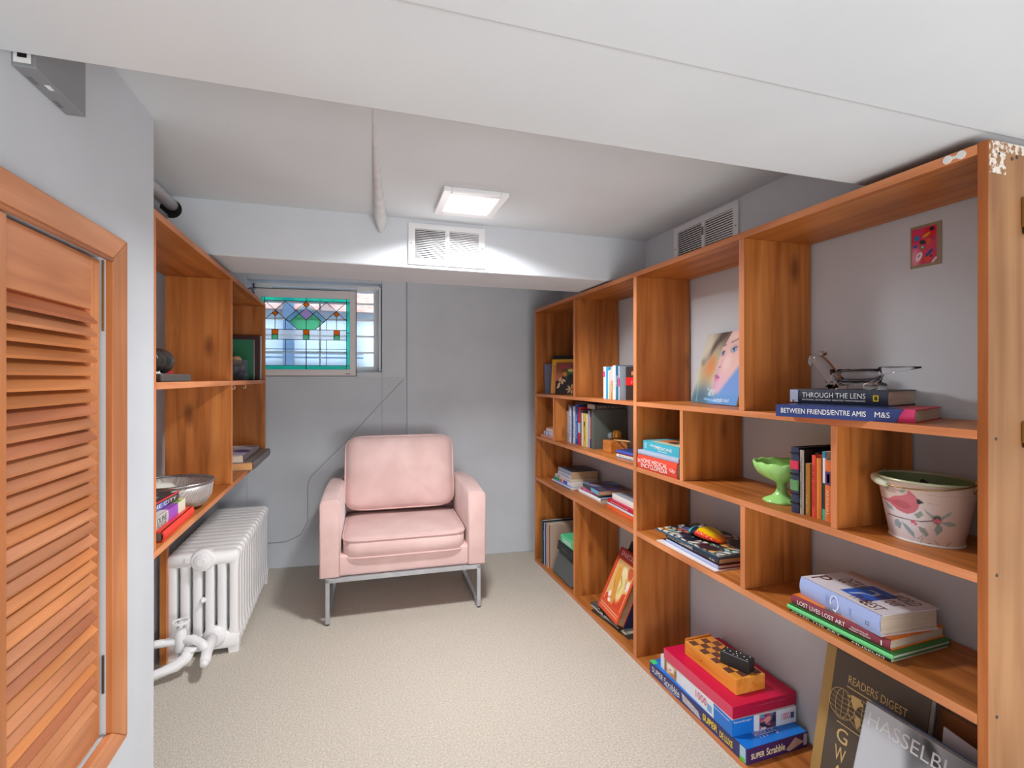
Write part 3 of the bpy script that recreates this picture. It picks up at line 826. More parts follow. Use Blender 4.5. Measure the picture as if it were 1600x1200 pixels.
# ---------------------------------------------------------------- books
def book(name, label, cat, loc, yaw, L, D, T, cov, spine=None, page=None, group=None, stand=False, lean=0.0, hard=True, title=None, tcol=None,
         tx=(.08, .92), tz=(.25, .75), more=(), top=None, topn=(24, 18), roll=0.0, topcol=None):
    """local x along the spine, y from spine to fore edge, z through the thickness; more = extra spine marks (text, x0, x1, z0, z1, mat) in fractions"""
    rot = Matrix.Rotation(yaw, 4, 'Z')
    if stand:
        base = Matrix(((0, 0, 0, 0), (0, 0, 0, 0), (0, 0, 0, 0), (0, 0, 0, 1)))
        # X local -> down, Y local -> +x world, Z local -> -y world
        base = Matrix(((0, 1, 0, 0), (0, 0, -1, 0), (-1, 0, 0, 0), (0, 0, 0, 1)))
        mw = Matrix.Translation(loc) @ rot @ Matrix.Rotation(lean, 4, 'Y') @ Matrix.Rotation(roll, 4, 'X') @ base
        X = -L
    else:
        mw = Matrix.Translation(loc) @ rot
        X = 0
    t = thing(name, label, cat, group=group, mw=mw)
    c = MB(); k = .0028 if hard else .0008; ov = .003 if hard else 0.0
    spine = spine or cov
    c.box(X, 0, 0, X + L, D, k, 1); c.box(X, 0, T - k, X + L, D, T, 1)
    # rounded spine
    n = 6; bow = min(.006, T * .18) if hard else .0012
    inner = []; outer = []
    for i in range(n + 1):
        q = i / n; z = T * q; yb = -bow * math.sin(math.pi * q)
        outer.append((yb, z)); inner.append((yb + k * 1.3 + .0004, z))
    poly = outer + inner[::-1]
    c.rings([[(X, y, z) for y, z in poly], [(X + L, y, z) for y, z in poly]], 0)
    cv = c.build('cover', [mat(spine, .45), mat(cov, .42)], t)
    p = MB(); p.box(X + ov, k * 1.4, k, X + L - ov, D - ov - .001, T - k)
    p.build('pages', page or M_page, t)
    e = bow + .0006
    def sp(txt, a0, a1, b0, b1, mt, nm='title'):
        text(t, nm, txt, (X + L * a0, -e, T * b0), (1, 0, 0), (0, 0, 1), L * (a1 - a0), T * (b1 - b0), mt)
    if title: sp(title, tx[0], tx[1], tz[0], tz[1], tcol or INK_W)
    for mm in more:
        if mm[0] is None:   # band
            q = MB(); q.box(X + L * mm[1], -bow - .0004, T * mm[3], X + L * mm[2], .001, T * mm[4]); q.build('spine_band', mm[5], t)
        else: sp(*mm)
    if top:
        paint(t, 'cover_print', planar((X + .001, .001, T + .0004), (1, 0, 0), (0, 1, 0), L - .002, D - .002), 0, 0, topn[0], topn[1], top)
    return t
def flat(label, x0, y0, x1, y1, z, D, T, cov, **k):
    L = math.hypot(x1 - x0, y1 - y0); yaw = math.atan2(y1 - y0, x1 - x0)
    return book(k.pop('name', 'book'), label, k.pop('cat', 'book'), (x0, y0, z), yaw, L, D, T, cov, **k)
def blotch(c0, lst, seed=0):
    """cover print: ground colour with soft blobs"""
    def f(u, v):
        c = c0
        for (cx_, cy_, rx, ry, rot, col) in lst: c = mixc(c, col, ell(u, v, cx_, cy_, rx, ry, rot, .25))
        return c
    return f
def rndprint(c0, cols, n, seed, smin=.03, smax=.12):
    r = random.Random(seed)
    return blotch(c0, [(r.random(), r.random(), r.uniform(smin, smax), r.uniform(smin, smax), r.random() * 3, r.choice(cols)) for _ in range(n)])

G1 = 'stack of large books on the lower right shelf'
zC = .5775
flat('thin black paperback, lowest of the lower right stack, with white spine lettering', 1.205, 1.137, 1.212, .857, zC, .205, .0085, (28, 28, 30), hard=False, title="AFTER THE ART     MUSEUM", tx=(.02, .95), tz=(.2, .75), group=G1)
flat('thin bright green hardcover under the maroon art book', 1.200, 1.141, 1.211, .851, zC + .0085, .212, .0125, (52, 128, 62), spine=(112, 214, 136), page=M_pagew, group=G1)
flat('maroon spined art book with orange cover, second from top of the lower right stack', 1.213, 1.137, 1.223, .866, zC + .021, .200, .026, (236, 128, 48), spine=(134, 56, 70), group=G1,
     title='LOST LIVES LOST ART', tx=(.08, .60), tz=(.28, .74), more=[('MELISSA MULLER', .66, .82, .52, .68, INK_W), ('MONIKA TATZKOW', .64, .84, .28, .44, INK_W), ('I', .93, .94, .25, .7, INK_W)],
     top=lambda u, v: mixc((236, 128, 48), (128, 104, 84), (abs(u - .42) < .06) * (v < .2) * 1.0))
def posters(u, v):
    c = (232, 228, 236)
    c = mixc(c, (196, 156, 132), sst(.75, .95, v) * (u < .62) + 0.0)
    if .40 < u < .72 and .18 < v < .78:
        c = (30, 96, 206)
        c = mixc(c, (226, 236, 250), max(seg(u, v, .50, .60, .60, .62, .012), seg(u, v, .60, .62, .62, .45, .012), seg(u, v, .62, .45, .54, .40, .012), seg(u, v, .54, .40, .50, .22, .012)))
    return c
t = flat('very thick pale blue reference book on top of the lower right stack', 1.238, 1.129, 1.216, .884, zC + .047, .178, .052, (232, 228, 236), spine=(164, 182, 232), page=M_page, group=G1, top=posters, topn=(60, 44),
         more=[('L2', .86, .90, .30, .48, INK_K), ('|||', .37, .41, .2, .8, mat((140, 158, 214))), ('||', .67, .69, .25, .7, mat((140, 158, 214)))])
q = MB(); q.tube([(.245 * (.49 + .05 * math.cos(a)), -.0072, .052 * (.52 + .36 * math.sin(a))) for a in [R(200 - k * 22) for k in range(15)]] + [(.125, -.0072, .006)], .0013, 6); q.build('spine_emblem', mat((228, 234, 250)), t)
for (s, x, y, wd, h) in (('P', .012, .020, .030, .055), ('OETRY', .045, .075, .060, .050), ('THE', .135, .018, .045, .035), ('BEST', .175, .012, .050, .035), ('of our', .160, .075, .06, .05), ('WORLD', .165, .120, .060, .038)):
    text(t, 'cover_lettering', s, (x, y, .0528), (1, 0, 0), (0, 1, 0), wd, h, mat((108, 66, 48)))

G2 = 'large books under the glass bird dish'
zA = 1.14625
t = flat('long blue and pink photography book, lower of the pair under the glass bird', 1.120, 1.098, 1.227, .813, zA, .235, .031, (196, 24, 52), spine=(226, 66, 122), page=M_page, group=G2)
q = MB()
Lb = math.hypot(.107, .285)
q.box(-.002, -.0068, -.0005, Lb * .86, .004, .0316)
q.hexa([(Lb * .86, -.0068, -.0005), (Lb * .885, -.0068, -.0005), (Lb * .885, .004, -.0005), (Lb * .86, .004, -.0005), (Lb * .86, -.0068, .0316), (Lb * .93, -.0068, .0316), (Lb * .93, .004, .0316), (Lb * .86, .004, .0316)])
q.box(-.002, -.002, .0308, Lb * .88, .11, .0316)
q.build('dust_jacket', mat((52, 70, 124), .3), t)
text(t, 'title', 'BETWEEN FRIENDS/ENTRE AMIS', (.012, -.0072, .010), (1, 0, 0), (0, 0, 1), .198, .013, INK_W)
text(t, 'title', 'M&S', (.228, -.0072, .010), (1, 0, 0), (0, 0, 1), .030, .013, INK_W)
t = flat('dark photography book with white title directly under the glass bird dish', 1.222, 1.152, 1.294, .921, zA + .0316, .20, .041, (38, 40, 48), spine=(50, 56, 72), page=M_page, group=G2,
         title='THROUGH THE LENS', tx=(.15, .80), tz=(.44, .78), more=[('NATIONAL GEOGRAPHIC GREATEST PHOTOGRAPHS', .15, .80, .24, .34, INK_W), (None, .01, .10, .1, .95, mat((168, 178, 204))), (None, .87, .92, .30, .68, INK_Y), (None, .88, .91, .36, .62, INK_K), (None, .035, .06, .1, .25, mat((200, 60, 50)))])

# small shelf left of centre: encyclopedia stack
zB = .86
G3 = 'thick books stacked in the small square compartment'
flat('very thick red medical encyclopedia at the bottom of the small compartment', 1.192, 1.925, 1.193, 1.648, zB, .20, .060, (214, 62, 44), spine=(222, 74, 52), page=M_page, group=G3,
     more=[('HOME MEDICAL', .12, .80, .50, .80, INK_W), ('ENCYCLOPEDIA', .12, .80, .16, .46, INK_W), ('the', .03, .10, .45, .75, INK_W), ('Up', .86, .97, .3, .6, INK_W)])
flat('pale grey paperback between the red encyclopedia and the teal book', 1.196, 1.932, 1.200, 1.650, zB + .060, .19, .018, (176, 184, 206), hard=False, page=M_paget, group=G3)
flat('teal thick book with white spine lettering on top of the small compartment stack', 1.212, 1.915, 1.214, 1.664, zB + .078, .17, .042, (70, 160, 176), spine=(66, 172, 194), page=M_page, group=G3, hard=False,
     more=[('Alternative', .22, .52, .50, .78, INK_W), ('MEDICINE', .36, .82, .36, .64, INK_W), ('REVISED', .45, .70, .14, .26, INK_W), ('II', .06, .10, .2, .8, INK_W)],
     top=blotch((204, 208, 180), [(.3, .5, .2, .3, 0, (210, 120, 70)), (.6, .4, .2, .2, 0, (90, 60, 50)), (.75, .6, .15, .3, 0, (220, 216, 190)), (.2, .9, .3, .2, 0, (150, 180, 140)), (.0, .0, .2, 1.2, 0, (84, 176, 192))]))
# two small blue books by the upright
flat('blue and white paperback lying flat beside the wooden block', 1.245, 2.205, 1.262, 1.985, zB, .15, .018, (96, 132, 206), spine=(96, 140, 214), page=M_pagew, hard=False, more=[(None, 0, 1, .3, 1.0, M_white), ('BUILD LEARN', .1, .8, .40, .85, mat((110, 160, 110)))])
flat('slim dark blue paperback on top of the blue and white one', 1.246, 2.212, 1.262, 1.988, zB + .018, .16, .019, (40, 66, 128), spine=(70, 96, 190), page=M_paget, hard=False, more=[(None, 0, 1, 0, .35, mat((120, 40, 60)))])

# magazines and toy
G4 = 'magazines and albums lying under the painted toy fish'
flat('thin white magazine at the bottom of the pile on the middle shelf', 1.198, 1.793, 1.199, 1.442, zC, .20, .004, (236, 226, 226), hard=False, page=M_pagew, group=G4)
flat('pale blue album second from the bottom under the toy fish', 1.222, 1.760, 1.216, 1.449, zC + .004, .20, .014, (150, 40, 60), spine=(168, 184, 222), page=M_page, group=G4)
flat('black hardcover with small white spine print under the comic album', 1.226, 1.765, 1.222, 1.452, zC + .018, .21, .022, (34, 42, 54), spine=(46, 52, 62), page=M_paget, group=G4, title='THE STORY OF MODERN PAINTING', tx=(.03, .55), tz=(.35, .85), more=[('IN ALL', .86, .95, .3, .6, INK_W)])
def comic(u, v):
    base = rcm(u, v); lines = (math.sin(u * 60 + 3 * math.sin(v * 20)) > .6) or (math.sin(v * 50 + 2 * math.sin(u * 17)) > .75)
    return mixc(base, (24, 24, 30), .85 if lines else 0)
rcm = rndprint((226, 226, 218), [(240, 170, 90), (120, 130, 190), (30, 34, 44), (244, 236, 220), (170, 214, 200), (40, 40, 50), (200, 110, 90), (30, 34, 44)], 46, 5, .04, .16)
flat('black and white patterned comic album directly under the painted toy fish', 1.205, 1.815, 1.224, 1.462, zC + .040, .235, .006, (48, 66, 78), spine=(44, 90, 116), hard=False, page=M_pagew, group=G4, top=comic, topn=(90, 60))
# toy fish
tf = thing('toy_fish', 'brightly painted cyan, yellow and red toy fish on the comic album', 'toy', (1.325, 1.640, zC + .047), R(-84))
b = MB(); prof = []
NU, NV = 30, 24
vs = []; fs = []; cols = []
for i in range(NU + 1):
    s = i / NU; x = -.078 + .156 * s
    wid = .056 * math.sin(math.pi * min(.97, s * .86 + .08)) ** .62 * (1 - .12 * s)
    hgt = .023 * math.sin(math.pi * min(1, s * .92 + .05)) ** .7 * (1 - .4 * s) + .002
    for j in range(NV):
        a = 2 * math.pi * j / NV
        y = wid * math.cos(a) * (1 + (.10 * math.sin(s * 60) if (math.cos(a) < -.6 and s > .35) else 0)); z = hgt * (1 + math.sin(a))
        vs.append((x, y, z))
        q = math.cos(a)
        if s < .22: c = (60, 206, 224) if q < .85 else (30, 60, 80)
        elif s < .42:
            c = (24, 40, 60)
            if (abs(s - .27) < .035 and abs(q - .1) < .35) or (abs(s - .35) < .035 and abs(q + .15) < .25): c = (240, 240, 245)
        else: c = mixc((242, 198, 20), (228, 56, 34), sst(-.72, -.93, q) + .6 * sst(.72, .95, s))
        
        cols.append(lin(c))
for i in range(NU):
    for j in range(NV): fs.append((i * NV + j, i * NV + (j + 1) % NV, (i + 1) * NV + (j + 1) % NV, (i + 1) * NV + j))
fs.append(tuple(range(NV))[::-1]); fs.append(tuple(NU * NV + j for j in range(NV)))
me = bpy.data.meshes.new('fish_body'); me.from_pydata(vs, [], fs); me.update()
ca = me.color_attributes.new('ink', 'FLOAT_COLOR', 'POINT'); ca.data.foreach_set('color', [q for c in cols for q in c])
me.materials.append(printed(.25))
for p in me.polygons: p.use_smooth = True
linked('fish_body', me, tf)

# row of paperbacks on shelf C, left section
G5 = 'three low stacks of paperbacks in the long left compartment'
S1 = [(1.245, 3.05, 1.247, 2.76, .20, .016, (110, 150, 220), (80, 130, 214), 'white and blue paperback at the bottom of the tallest left stack', M_pagew, [(None, 0, 1, .5, 1.0, M_white)]),
      (1.258, 3.04, 1.260, 2.765, .19, .020, (226, 226, 226), (234, 234, 232), 'paperback with green, red and violet spine blocks in the tallest left stack', M_pagew, [(None, .0, .32, .1, .95, mat((52, 160, 84))), (None, .34, .46, .1, .95, mat((236, 92, 40))), (None, .52, .74, .1, .95, mat((94, 84, 180)))]),
      (1.262, 3.035, 1.263, 2.80, .19, .016, (216, 210, 214), (206, 202, 208), 'off-white paperback with a red mark, third in the tallest left stack', M_page, [(None, .22, .30, .2, .9, mat((220, 70, 80)))]),
      (1.272, 3.01, 1.270, 2.80, .18, .024, (190, 190, 198), (196, 200, 214), 'grey-lilac paperback near the top of the tallest left stack', M_paget, [('COLLECTED STORIES', .2, .8, .3, .7, mat((180, 130, 120)))]),
      (1.274, 3.01, 1.272, 2.80, .18, .022, (62, 70, 72), (150, 160, 184), 'dark covered paperback on top of the tallest left stack', M_paget, [])]
z = zC
for (x0, y0, x1, y1, D, T, cov, sp_, lab, pg, mm) in S1:
    flat(lab, x0, y0, x1, y1, z, D, T, cov, spine=sp_, hard=False, page=pg, group=G5, more=mm); z += T + .0003
z = zC
flat('white hardcover at the bottom of the middle low stack', 1.266, 2.68, 1.268, 2.415, z, .17, .026, (150, 190, 220), spine=(238, 238, 240), page=M_page, group=G5); z += .0263
flat('hot pink paperback in the middle low stack', 1.272, 2.665, 1.274, 2.46, z, .16, .014, (230, 220, 226), spine=(220, 42, 130), hard=False, page=M_paget, group=G5, title='LIFE IN THE CITY', tx=(.1, .7), tz=(.3, .7)); z += .0143
flat('paperback with a violet and blue cover on top of the middle low stack', 1.280, 2.66, 1.262, 2.43, z, .185, .022, (74, 62, 120), spine=(70, 74, 80), hard=False, page=M_paget, group=G5,
     top=rndprint((62, 58, 130), [(90, 170, 220), (220, 90, 70), (110, 88, 70), (120, 90, 180), (80, 70, 60)], 20, 4, .05, .2), more=[(None, .55, 1, 0, 1, mat((120, 190, 220)))])
z = zC
flat('orange paperback at the bottom of the low stack by the upright', 1.262, 2.335, 1.250, 2.045, z, .19, .020, (236, 110, 60), spine=(238, 100, 50), hard=False, page=M_page, group=G5, title='EASTERN RECIPES', tx=(.35, .9), tz=(.3, .6), tcol=mat((250, 180, 150))); z += .0203
flat('white and blue booklet second in the low stack by the upright', 1.264, 2.335, 1.254, 2.050, z, .19, .010, (180, 210, 240), spine=(222, 232, 244), hard=False, page=M_pagew, group=G5); z += .0103
flat('crimson paperback third in the low stack by the upright', 1.266, 2.335, 1.257, 2.055, z, .19, .018, (196, 24, 62), spine=(200, 30, 66), hard=False, page=M_paget, group=G5, title='AMERICAN MODERN HOME', tx=(.1, .75), tz=(.3, .62)); z += .0183
flat('white paperback with a grey cover on top of the low stack by the upright', 1.282, 2.315, 1.272, 2.050, z, .18, .030, (166, 172, 186), spine=(240, 240, 238), hard=False, page=M_pagew, group=G5)

# three little books in the narrow compartment by the far end
z = zB
for (x0, y0, y1, T, cov, lab, mm) in ((1.205, 3.15, 2.935, .016, (214, 150, 130), 'small pinkish paperback at the bottom of the far narrow compartment', []),
                                      (1.215, 3.12, 2.930, .024, (206, 206, 222), 'pale lilac paperback with dark bands in the far narrow compartment', [(None, .12, .18, .1, .9, mat((60, 60, 110))), (None, .45, .5, .1, .9, mat((60, 60, 110)))]),
                                      (1.225, 3.10, 2.925, .024, (214, 160, 150), 'cream paperback with a red strip topping the far narrow compartment', [(None, 0, .9, .3, .6, M_white)])):
    flat(lab, x0, y0, x0, y1, z, .15, T, cov, spine=cov, hard=False, page=M_paget, group='little paperbacks in the far narrow compartment', more=mm); z += T + .0003

# ---- standing books -------------------------------------------------
def upright(label, x, y, z, H, D, T, cov, **k):
    """far face at y, thickness towards the camera"""
    return book('book', label, 'book', (x, y, z), k.pop('yaw', 0.0), H, D, T, cov, stand=True, **k)
G6 = 'upright books in the long compartment left of the grey binder'
y = 2.862
ROW = [(.016, .190, (150, 148, 146), 'slim grey book at the left end of the long upright row', None, None),
       (.018, .188, (206, 196, 158), 'cream spined book second from the left in the long upright row', None, INK_K),
       (.020, .225, (176, 170, 214), 'tall lilac paperback in the long upright row', None, None),
       (.024, .215, (232, 232, 238), 'tall white paperback beside the lilac one', 'CASE', mat((90, 90, 120))),
       (.014, .228, (40, 92, 160), 'narrow mid-blue book left of the two-tone blue paperback', None, None),
       (.024, .222, (210, 224, 236), 'pale paperback with light blue spine in the long upright row', 'TRAVELLER', mat((50, 100, 170))),
       (.034, .236, (48, 84, 172), 'thick royal blue book in the long upright row', 'THE CLASSICS', mat((206, 212, 240))),
       (.036, .222, (206, 36, 62), 'tall red book with a pale blue oval on its spine', None, None),
       (.018, .205, (92, 94, 100), 'dark grey slim book right of the tall red one', None, None),
       (.022, .190, (240, 212, 190), 'peach paperback in the long upright row', None, None),
       (.022, .190, (222, 196, 76), 'yellow spined paperback in the long upright row', 'P', INK_K),
       (.016, .186, (232, 228, 200), 'ivory slim paperback between the yellow and the lavender spines', None, None),
       (.020, .208, (176, 178, 200), 'lavender-grey book near the grey binder', None, None),
       (.024, .205, (62, 40, 92), 'dark purple book with an orange spine label next to the grey binder', None, None)]
for (T, H, c, lab, ti, tc) in ROW:
    T *= 1.1
    mm = []
    if 'oval' in lab: mm = [(None, .42, .68, 0, .8, mat((176, 206, 232)))]
    if 'orange spine' in lab: mm = [(None, .15, .75, .15, .6, mat((214, 110, 80)))]
    if 'cream spined' in lab: mm = [('ART', .70, .95, .2, .8, INK_K)]
    upright(lab, 1.262 + .004 * math.sin(y * 40), y, zB, H, .155, T, c, hard=False, group=G6, title=ti, tcol=tc, tx=(.25, .85), tz=(.25, .75), more=mm)
    y -= T + .0006
# the covers' tall neighbours behind: green file and books lying on top
b = MB(); b.box(1.43, 2.60, zB, 1.455, 2.78, zB + .245)
tag(b.build('ring_binder', mat((26, 120, 84), .5), bevel=.003), 'green folder standing behind the upright row', 'folder')
yb = y
t = thing('binder', 'charcoal grey binder standing at the right end of the long upright row', 'binder', (1.262, yb - .034, zB))
b = MB(); b.box(0, 0, 0, .20, .003, .216); b.box(0, .031, 0, .20, .034, .216); b.box(-.001, 0, 0, .003, .034, .216); b.build('cover', mat((96, 104, 98), .6), t, bevel=.001)
b = MB(); b.box(.004, .004, .004, .190, .030, .20); b.build('pages', M_page, t)
book('book', 'dark grey hardcover lying flat across the top of the binder', 'book', (1.264, yb - .036, zB + .2165), 0.0, .185, .10, .030, (62, 62, 64), spine=(74, 72, 70), title='FAMILY ALBUM', tcol=mat((158, 156, 150)), tx=(.08, .92), tz=(.3, .7))
t = thing('book', 'brown tray-like old book lying on top of the blue books in the long row', 'book', (1.30, 2.66, zB + .2365))
b = MB(); b.box(0, 0, 0, .12, .15, .012); b.build('cover', mat((126, 98, 76), .6), t, bevel=.001)
b = MB(); b.box(.002, .002, .002, .12, .151, .010); b.build('pages', M_paget, t)

# wooden block with amber glass ball
t = thing('wooden_box', 'small honey coloured wooden block in front of the grey binder', 'wooden block', (1.272, 2.315, zB))
b = MB(); b.box(0, 0, 0, .10, .088, .062); b.build('block', wood('block_wood', 'y', (190, 110, 40), (214, 140, 70), (236, 190, 140), .45, False), t, bevel=.003)
b = MB(); b.tube([(.03, .02, .0665), (.06, -.06, .069), (.07, -.075, .066)], .0045, 8); b.build('stick', mat((206, 166, 116)), t, smooth=True)
amber = glassy('amber_glass', (206, 140, 40), clear=.35)
t = thing('glass_ball', 'amber faceted glass ball sitting on the wooden block', 'glass ball', (1.325, 2.345, zB + .062))
b = MB(); b.ball((0, 0, .028), .028, 10); b.build('ball', mat((150, 96, 24), .12, .2, .8), t)
b = MB(); b.ball((-.012, .042, .020), .020, 10); b.build('ball', mat((120, 130, 140), .15, .2, .8), t)
b = MB()
for k in range(5):
    a = k * .62; b.tube([(.0285 * math.cos(a) * math.cos(q), .0285 * math.sin(a) * math.cos(q), .028 + .0285 * math.sin(q)) for q in [2 * math.pi * i / 20 for i in range(20)]], .0011, 5, closed=True)
b.build('seams', mat((70, 44, 16)), t)

# top left compartment
t = thing('folder', 'black folder leaning at the back of the far top compartment', 'folder', (1.280, 3.100, zA))
b = MB(); b.hexa([(0, 0, 0), (.20, -.16, 0), (.203, -.157, 0), (.003, .003, 0), (0, .02, .255), (.20, -.14, .255), (.203, -.137, .255), (.003, .023, .255)]); b.build('cover', mat((24, 26, 34), .5), t)
t = thing('book', 'thin grey-violet magazine leaning beside the yellow bordered picture book', 'magazine', (1.240, 3.160, zA))
b = MB(); b.hexa([(0, 0, 0), (.20, -.15, 0), (.20, -.144, 0), (0, .006, 0), (0, .012, .20), (.20, -.138, .20), (.20, -.132, .20), (0, .018, .20)]); b.build('cover', mat((112, 116, 140), .5), t)
def floral(u, v):
    c = (196, 120, 84) if u < .22 and v > .4 else (36, 30, 28)
    c = mixc(c, (150, 84, 60), sst(.55, .8, v))
    c = mixc(c, (222, 60, 120), (.82 < v < .88) * (u > .15) * .8)
    c = mixc(c, (70, 110, 60), max(ell(u, v, .52, .60, .22, .20, 0, .2), ell(u, v, .75, .85, .25, .07, 0, .2)))
    c = mixc(c, (24, 22, 24), ell(u, v, .55, .50, .16, .12, 0, .2))
    c = mixc(c, (236, 220, 130), ell(u, v, .5, .74, .10, .05, 0, .2))
    c = mixc(c, (238, 160, 60), ell(u, v, .30, .62, .08, .08, 0, .2))
    for k in range(8):
        a = k * math.pi / 4; c = mixc(c, (244, 196, 130), ell(u, v, .56 + .13 * math.cos(a), .14 + .09 * math.sin(a), .075, .025, a, .2))
    c = mixc(c, (170, 60, 30), ell(u, v, .56, .14, .05, .035, 0, .2))
    for (x, y) in ((.15, .45), (.22, .36), (.12, .30), (.28, .42), (.10, .22), (.9, .4), (.95, .3), (.85, .2), (.93, .48), (.78, .52)):
        c = mixc(c, (246, 206, 160), ell(u, v, x, y, .07, .035, x * 9, .2))
    return c
t = thing('book', 'picture book with yellow border and floral cover facing out of the far top compartment', 'book', (1.235, 3.045, zA))
t.rotation_euler = (0, 0, R(-42))
TL = R(-7)
def pb(x, y, z): return (x, y * math.cos(TL) - z * math.sin(TL), y * math.sin(TL) + z * math.cos(TL) + .004)
b = MB(); b.box(0, .0, 0, .235, .014, .225); b.v = [pb(*p) for p in b.v]; b.build('cover', mat((230, 172, 40), .4), t)
b = MB(); b.box(.012, -.001, .0, .030, .0, .19); b.v = [pb(*p) for p in b.v]; b.build('spine_strip', mat((228, 140, 90), .4), t)
o_ = Vector(pb(.030, -.0015, .0)); 
paint(t, 'cover_print', planar(o_, (1, 0, 0), Vector(pb(0, 0, 1)) - Vector(pb(0, 0, 0)), .20, .205), 0, 0, 70, 60, floral)

# top row right part: bright paperbacks
G7 = 'bright paperbacks standing beside the tall upright'
y = 2.283
for (T, H, c, lab, mm) in ((.030, .162, (238, 240, 242), 'white paperback with a pink label at the left end of the bright row', [(None, .15, .32, 0, .7, mat((226, 84, 160)))]),
                           (.030, .160, (60, 176, 226), 'sky blue and white paperback in the bright row', [(None, .12, 1, .75, 1, M_white)]),
                           (.016, .146, (216, 222, 214), 'pale green-white slim paperback in the bright row', [(None, .45, 1, .3, .9, mat((196, 216, 150)))]),
                           (.018, .160, (226, 214, 214), 'cream paperback with an orange lower spine', [(None, .42, 1, .2, 1, mat((238, 130, 50))), ('CLASSIC', .45, .8, .3, .8, INK_W)]),
                           (.028, .166, (242, 244, 244), 'tallest white paperback in the bright row', [('ATLAS', .3, .7, .4, .8, mat((140, 190, 206)))]),
                           (.026, .166, (54, 104, 140), 'slate blue paperback with white lettering in the bright row', [('Ocean', .30, .60, .25, .85, INK_W), (None, .60, .95, .2, .3, mat((140, 220, 220)))]),
                           (.012, .162, (190, 206, 222), 'thin pale blue paperback with a pink lower spine', [(None, .35, .6, 0, 1, mat((236, 80, 150)))])):
    upright(lab, 1.212, y, zA, H, .13, T, c, hard=False, group=G7, page=M_pagew, more=mm); y -= T + .0006
t = thing('book', 'dark cookbook with a red band facing out at the end of the bright row', 'book', (1.236, 2.103, zA)); t.rotation_euler = (0, 0, R(-62))
b = MB(); b.box(0, 0, 0, .135, .016, .158); b.build('cover', mat((60, 44, 38), .4), t)
b = MB(); b.box(0, -.001, .070, .135, 0, .108); b.build('red_band', mat((216, 28, 30), .4), t)
b = MB(); b.box(.03, -.001, .118, .11, 0, .136); b.build('band_label', mat((196, 130, 100), .4), t)
b = MB(); b.box(.04, -.001, .010, .13, 0, .062); b.build('picture_panel', rw if False else noisy('food_print', (120, 96, 60), (206, 190, 160), (90, 90, 90), 1, 3, .5), t)
text(t, 'title', 'ITALIAN', (.03, -.0014, .078), (1, 0, 0), (0, 0, 1), .09, .012, mat((250, 190, 180)))
for (x, z, nm) in ((.0, 0, 0),):
    pass

# books right of the green compote
G8 = 'upright books between the green compote and the divider'
law = mat((40, 44, 58))
y = 1.152
upright('thick navy leather-bound volume with red and green spine labels', 1.226, y, zB, .190, .17, .026, (34, 34, 44), spine=(52, 60, 86), group=G8,
        more=[(None, .205, .335, 0, 1, mat((206, 54, 84))), (None, .50, .66, 0, 1, mat((96, 142, 92))), (None, .08, .10, 0, 1, INK_K), (None, .40, .42, 0, 1, INK_K), (None, .70, .72, 0, 1, INK_K), (None, .84, .86, 0, 1, INK_K)]); y -= .0275
upright('slim grey book with small dark spine print right of the navy volume', 1.228, y, zB, .184, .17, .014, (30, 30, 32), spine=(168, 160, 148), group=G8, title='THE PHOTOGRAPHERS EYE', tcol=mat((80, 76, 80)), tx=(.1, .9), tz=(.3, .7)); y -= .016
upright('dark brown taller book standing behind the short tan one', 1.262, y - .002, zB, .178, .13, .016, (62, 34, 26), group=G8)
upright('short tan book with gilt spine lettering', 1.231, y, zB, .148, .028, .015, (168, 112, 50), group=G8, hard=False, title='COLLECTION', tcol=mat((220, 180, 90)), tx=(.6, .95), tz=(.2, .75)); y -= .0185
upright('red-orange book with dark spine title', 1.234, y, zB, .174, .15, .013, (226, 72, 48), spine=(232, 84, 62), group=G8, title='THE ART OF COOKERY', tcol=mat((130, 30, 30)), tx=(.15, .85), tz=(.25, .75)); y -= .0145
upright('plain orange book right of the red one', 1.234, y, zB, .168, .15, .016, (232, 140, 56), spine=(228, 130, 62), group=G8); y -= .0175
upright('white and teal topped book with a green foot on its spine', 1.236, y, zB, .188, .15, .010, (236, 236, 240), spine=(236, 238, 244), group=G8, hard=False, more=[(None, 0, .09, 0, 1, mat((50, 140, 170))), (None, .46, .84, 0, 1, mat((46, 56, 44))), (None, .84, 1, 0, 1, mat((70, 186, 150)))]); y -= .0108
upright('orange paperback with a purple comic panel against the divider', 1.232, y, zB, .166, .14, .018, (232, 122, 66), group=G8, hard=False, more=[(None, .18, .40, .1, .9, mat((84, 62, 120))), (None, .22, .36, .4, .8, mat((240, 160, 190))), ('ANNUAL', .48, .9, .3, .7, mat((250, 210, 190)))])

# bottom left compartment
zD = .01875
G9 = 'files standing in the bottom far compartment'
y = 3.135
upright('dark grey box file at the far end of the bottom compartment', 1.205, y, zD, .285, .22, .034, (52, 60, 62), group=G9, spine=(64, 74, 76)); y -= .036
upright('pale blue slim binder in the bottom far compartment', 1.208, y, zD, .275, .21, .022, (142, 160, 206), spine=(146, 166, 216), group=G9, title='NOTES', tx=(.2, .4), tz=(.2, .6)); y -= .024
upright('large beige linen album standing in the bottom far compartment', 1.212, y, zD, .280, .24, .060, (190, 164, 146), spine=(206, 168, 148), group=G9, page=M_page)
t = thing('bag', 'black soft camera case slumped in the bottom far compartment', 'case', (1.207, 2.672, zD))
b = MB(); b.hexa([(0, 0, 0), (.16, 0, 0), (.16, .30, 0), (.0, .30, 0), (.05, .01, .135), (.15, .01, .135), (.15, .29, .15), (.05, .29, .15)]); o = b.build('case_body', mat((96, 100, 100), .45), t, bevel=.018, seg=4)
b = MB(); b.tube([(.046, .015, .135), (.046, .285, .150)], .004, 8); b.build('zip', M_black, t, smooth=True)
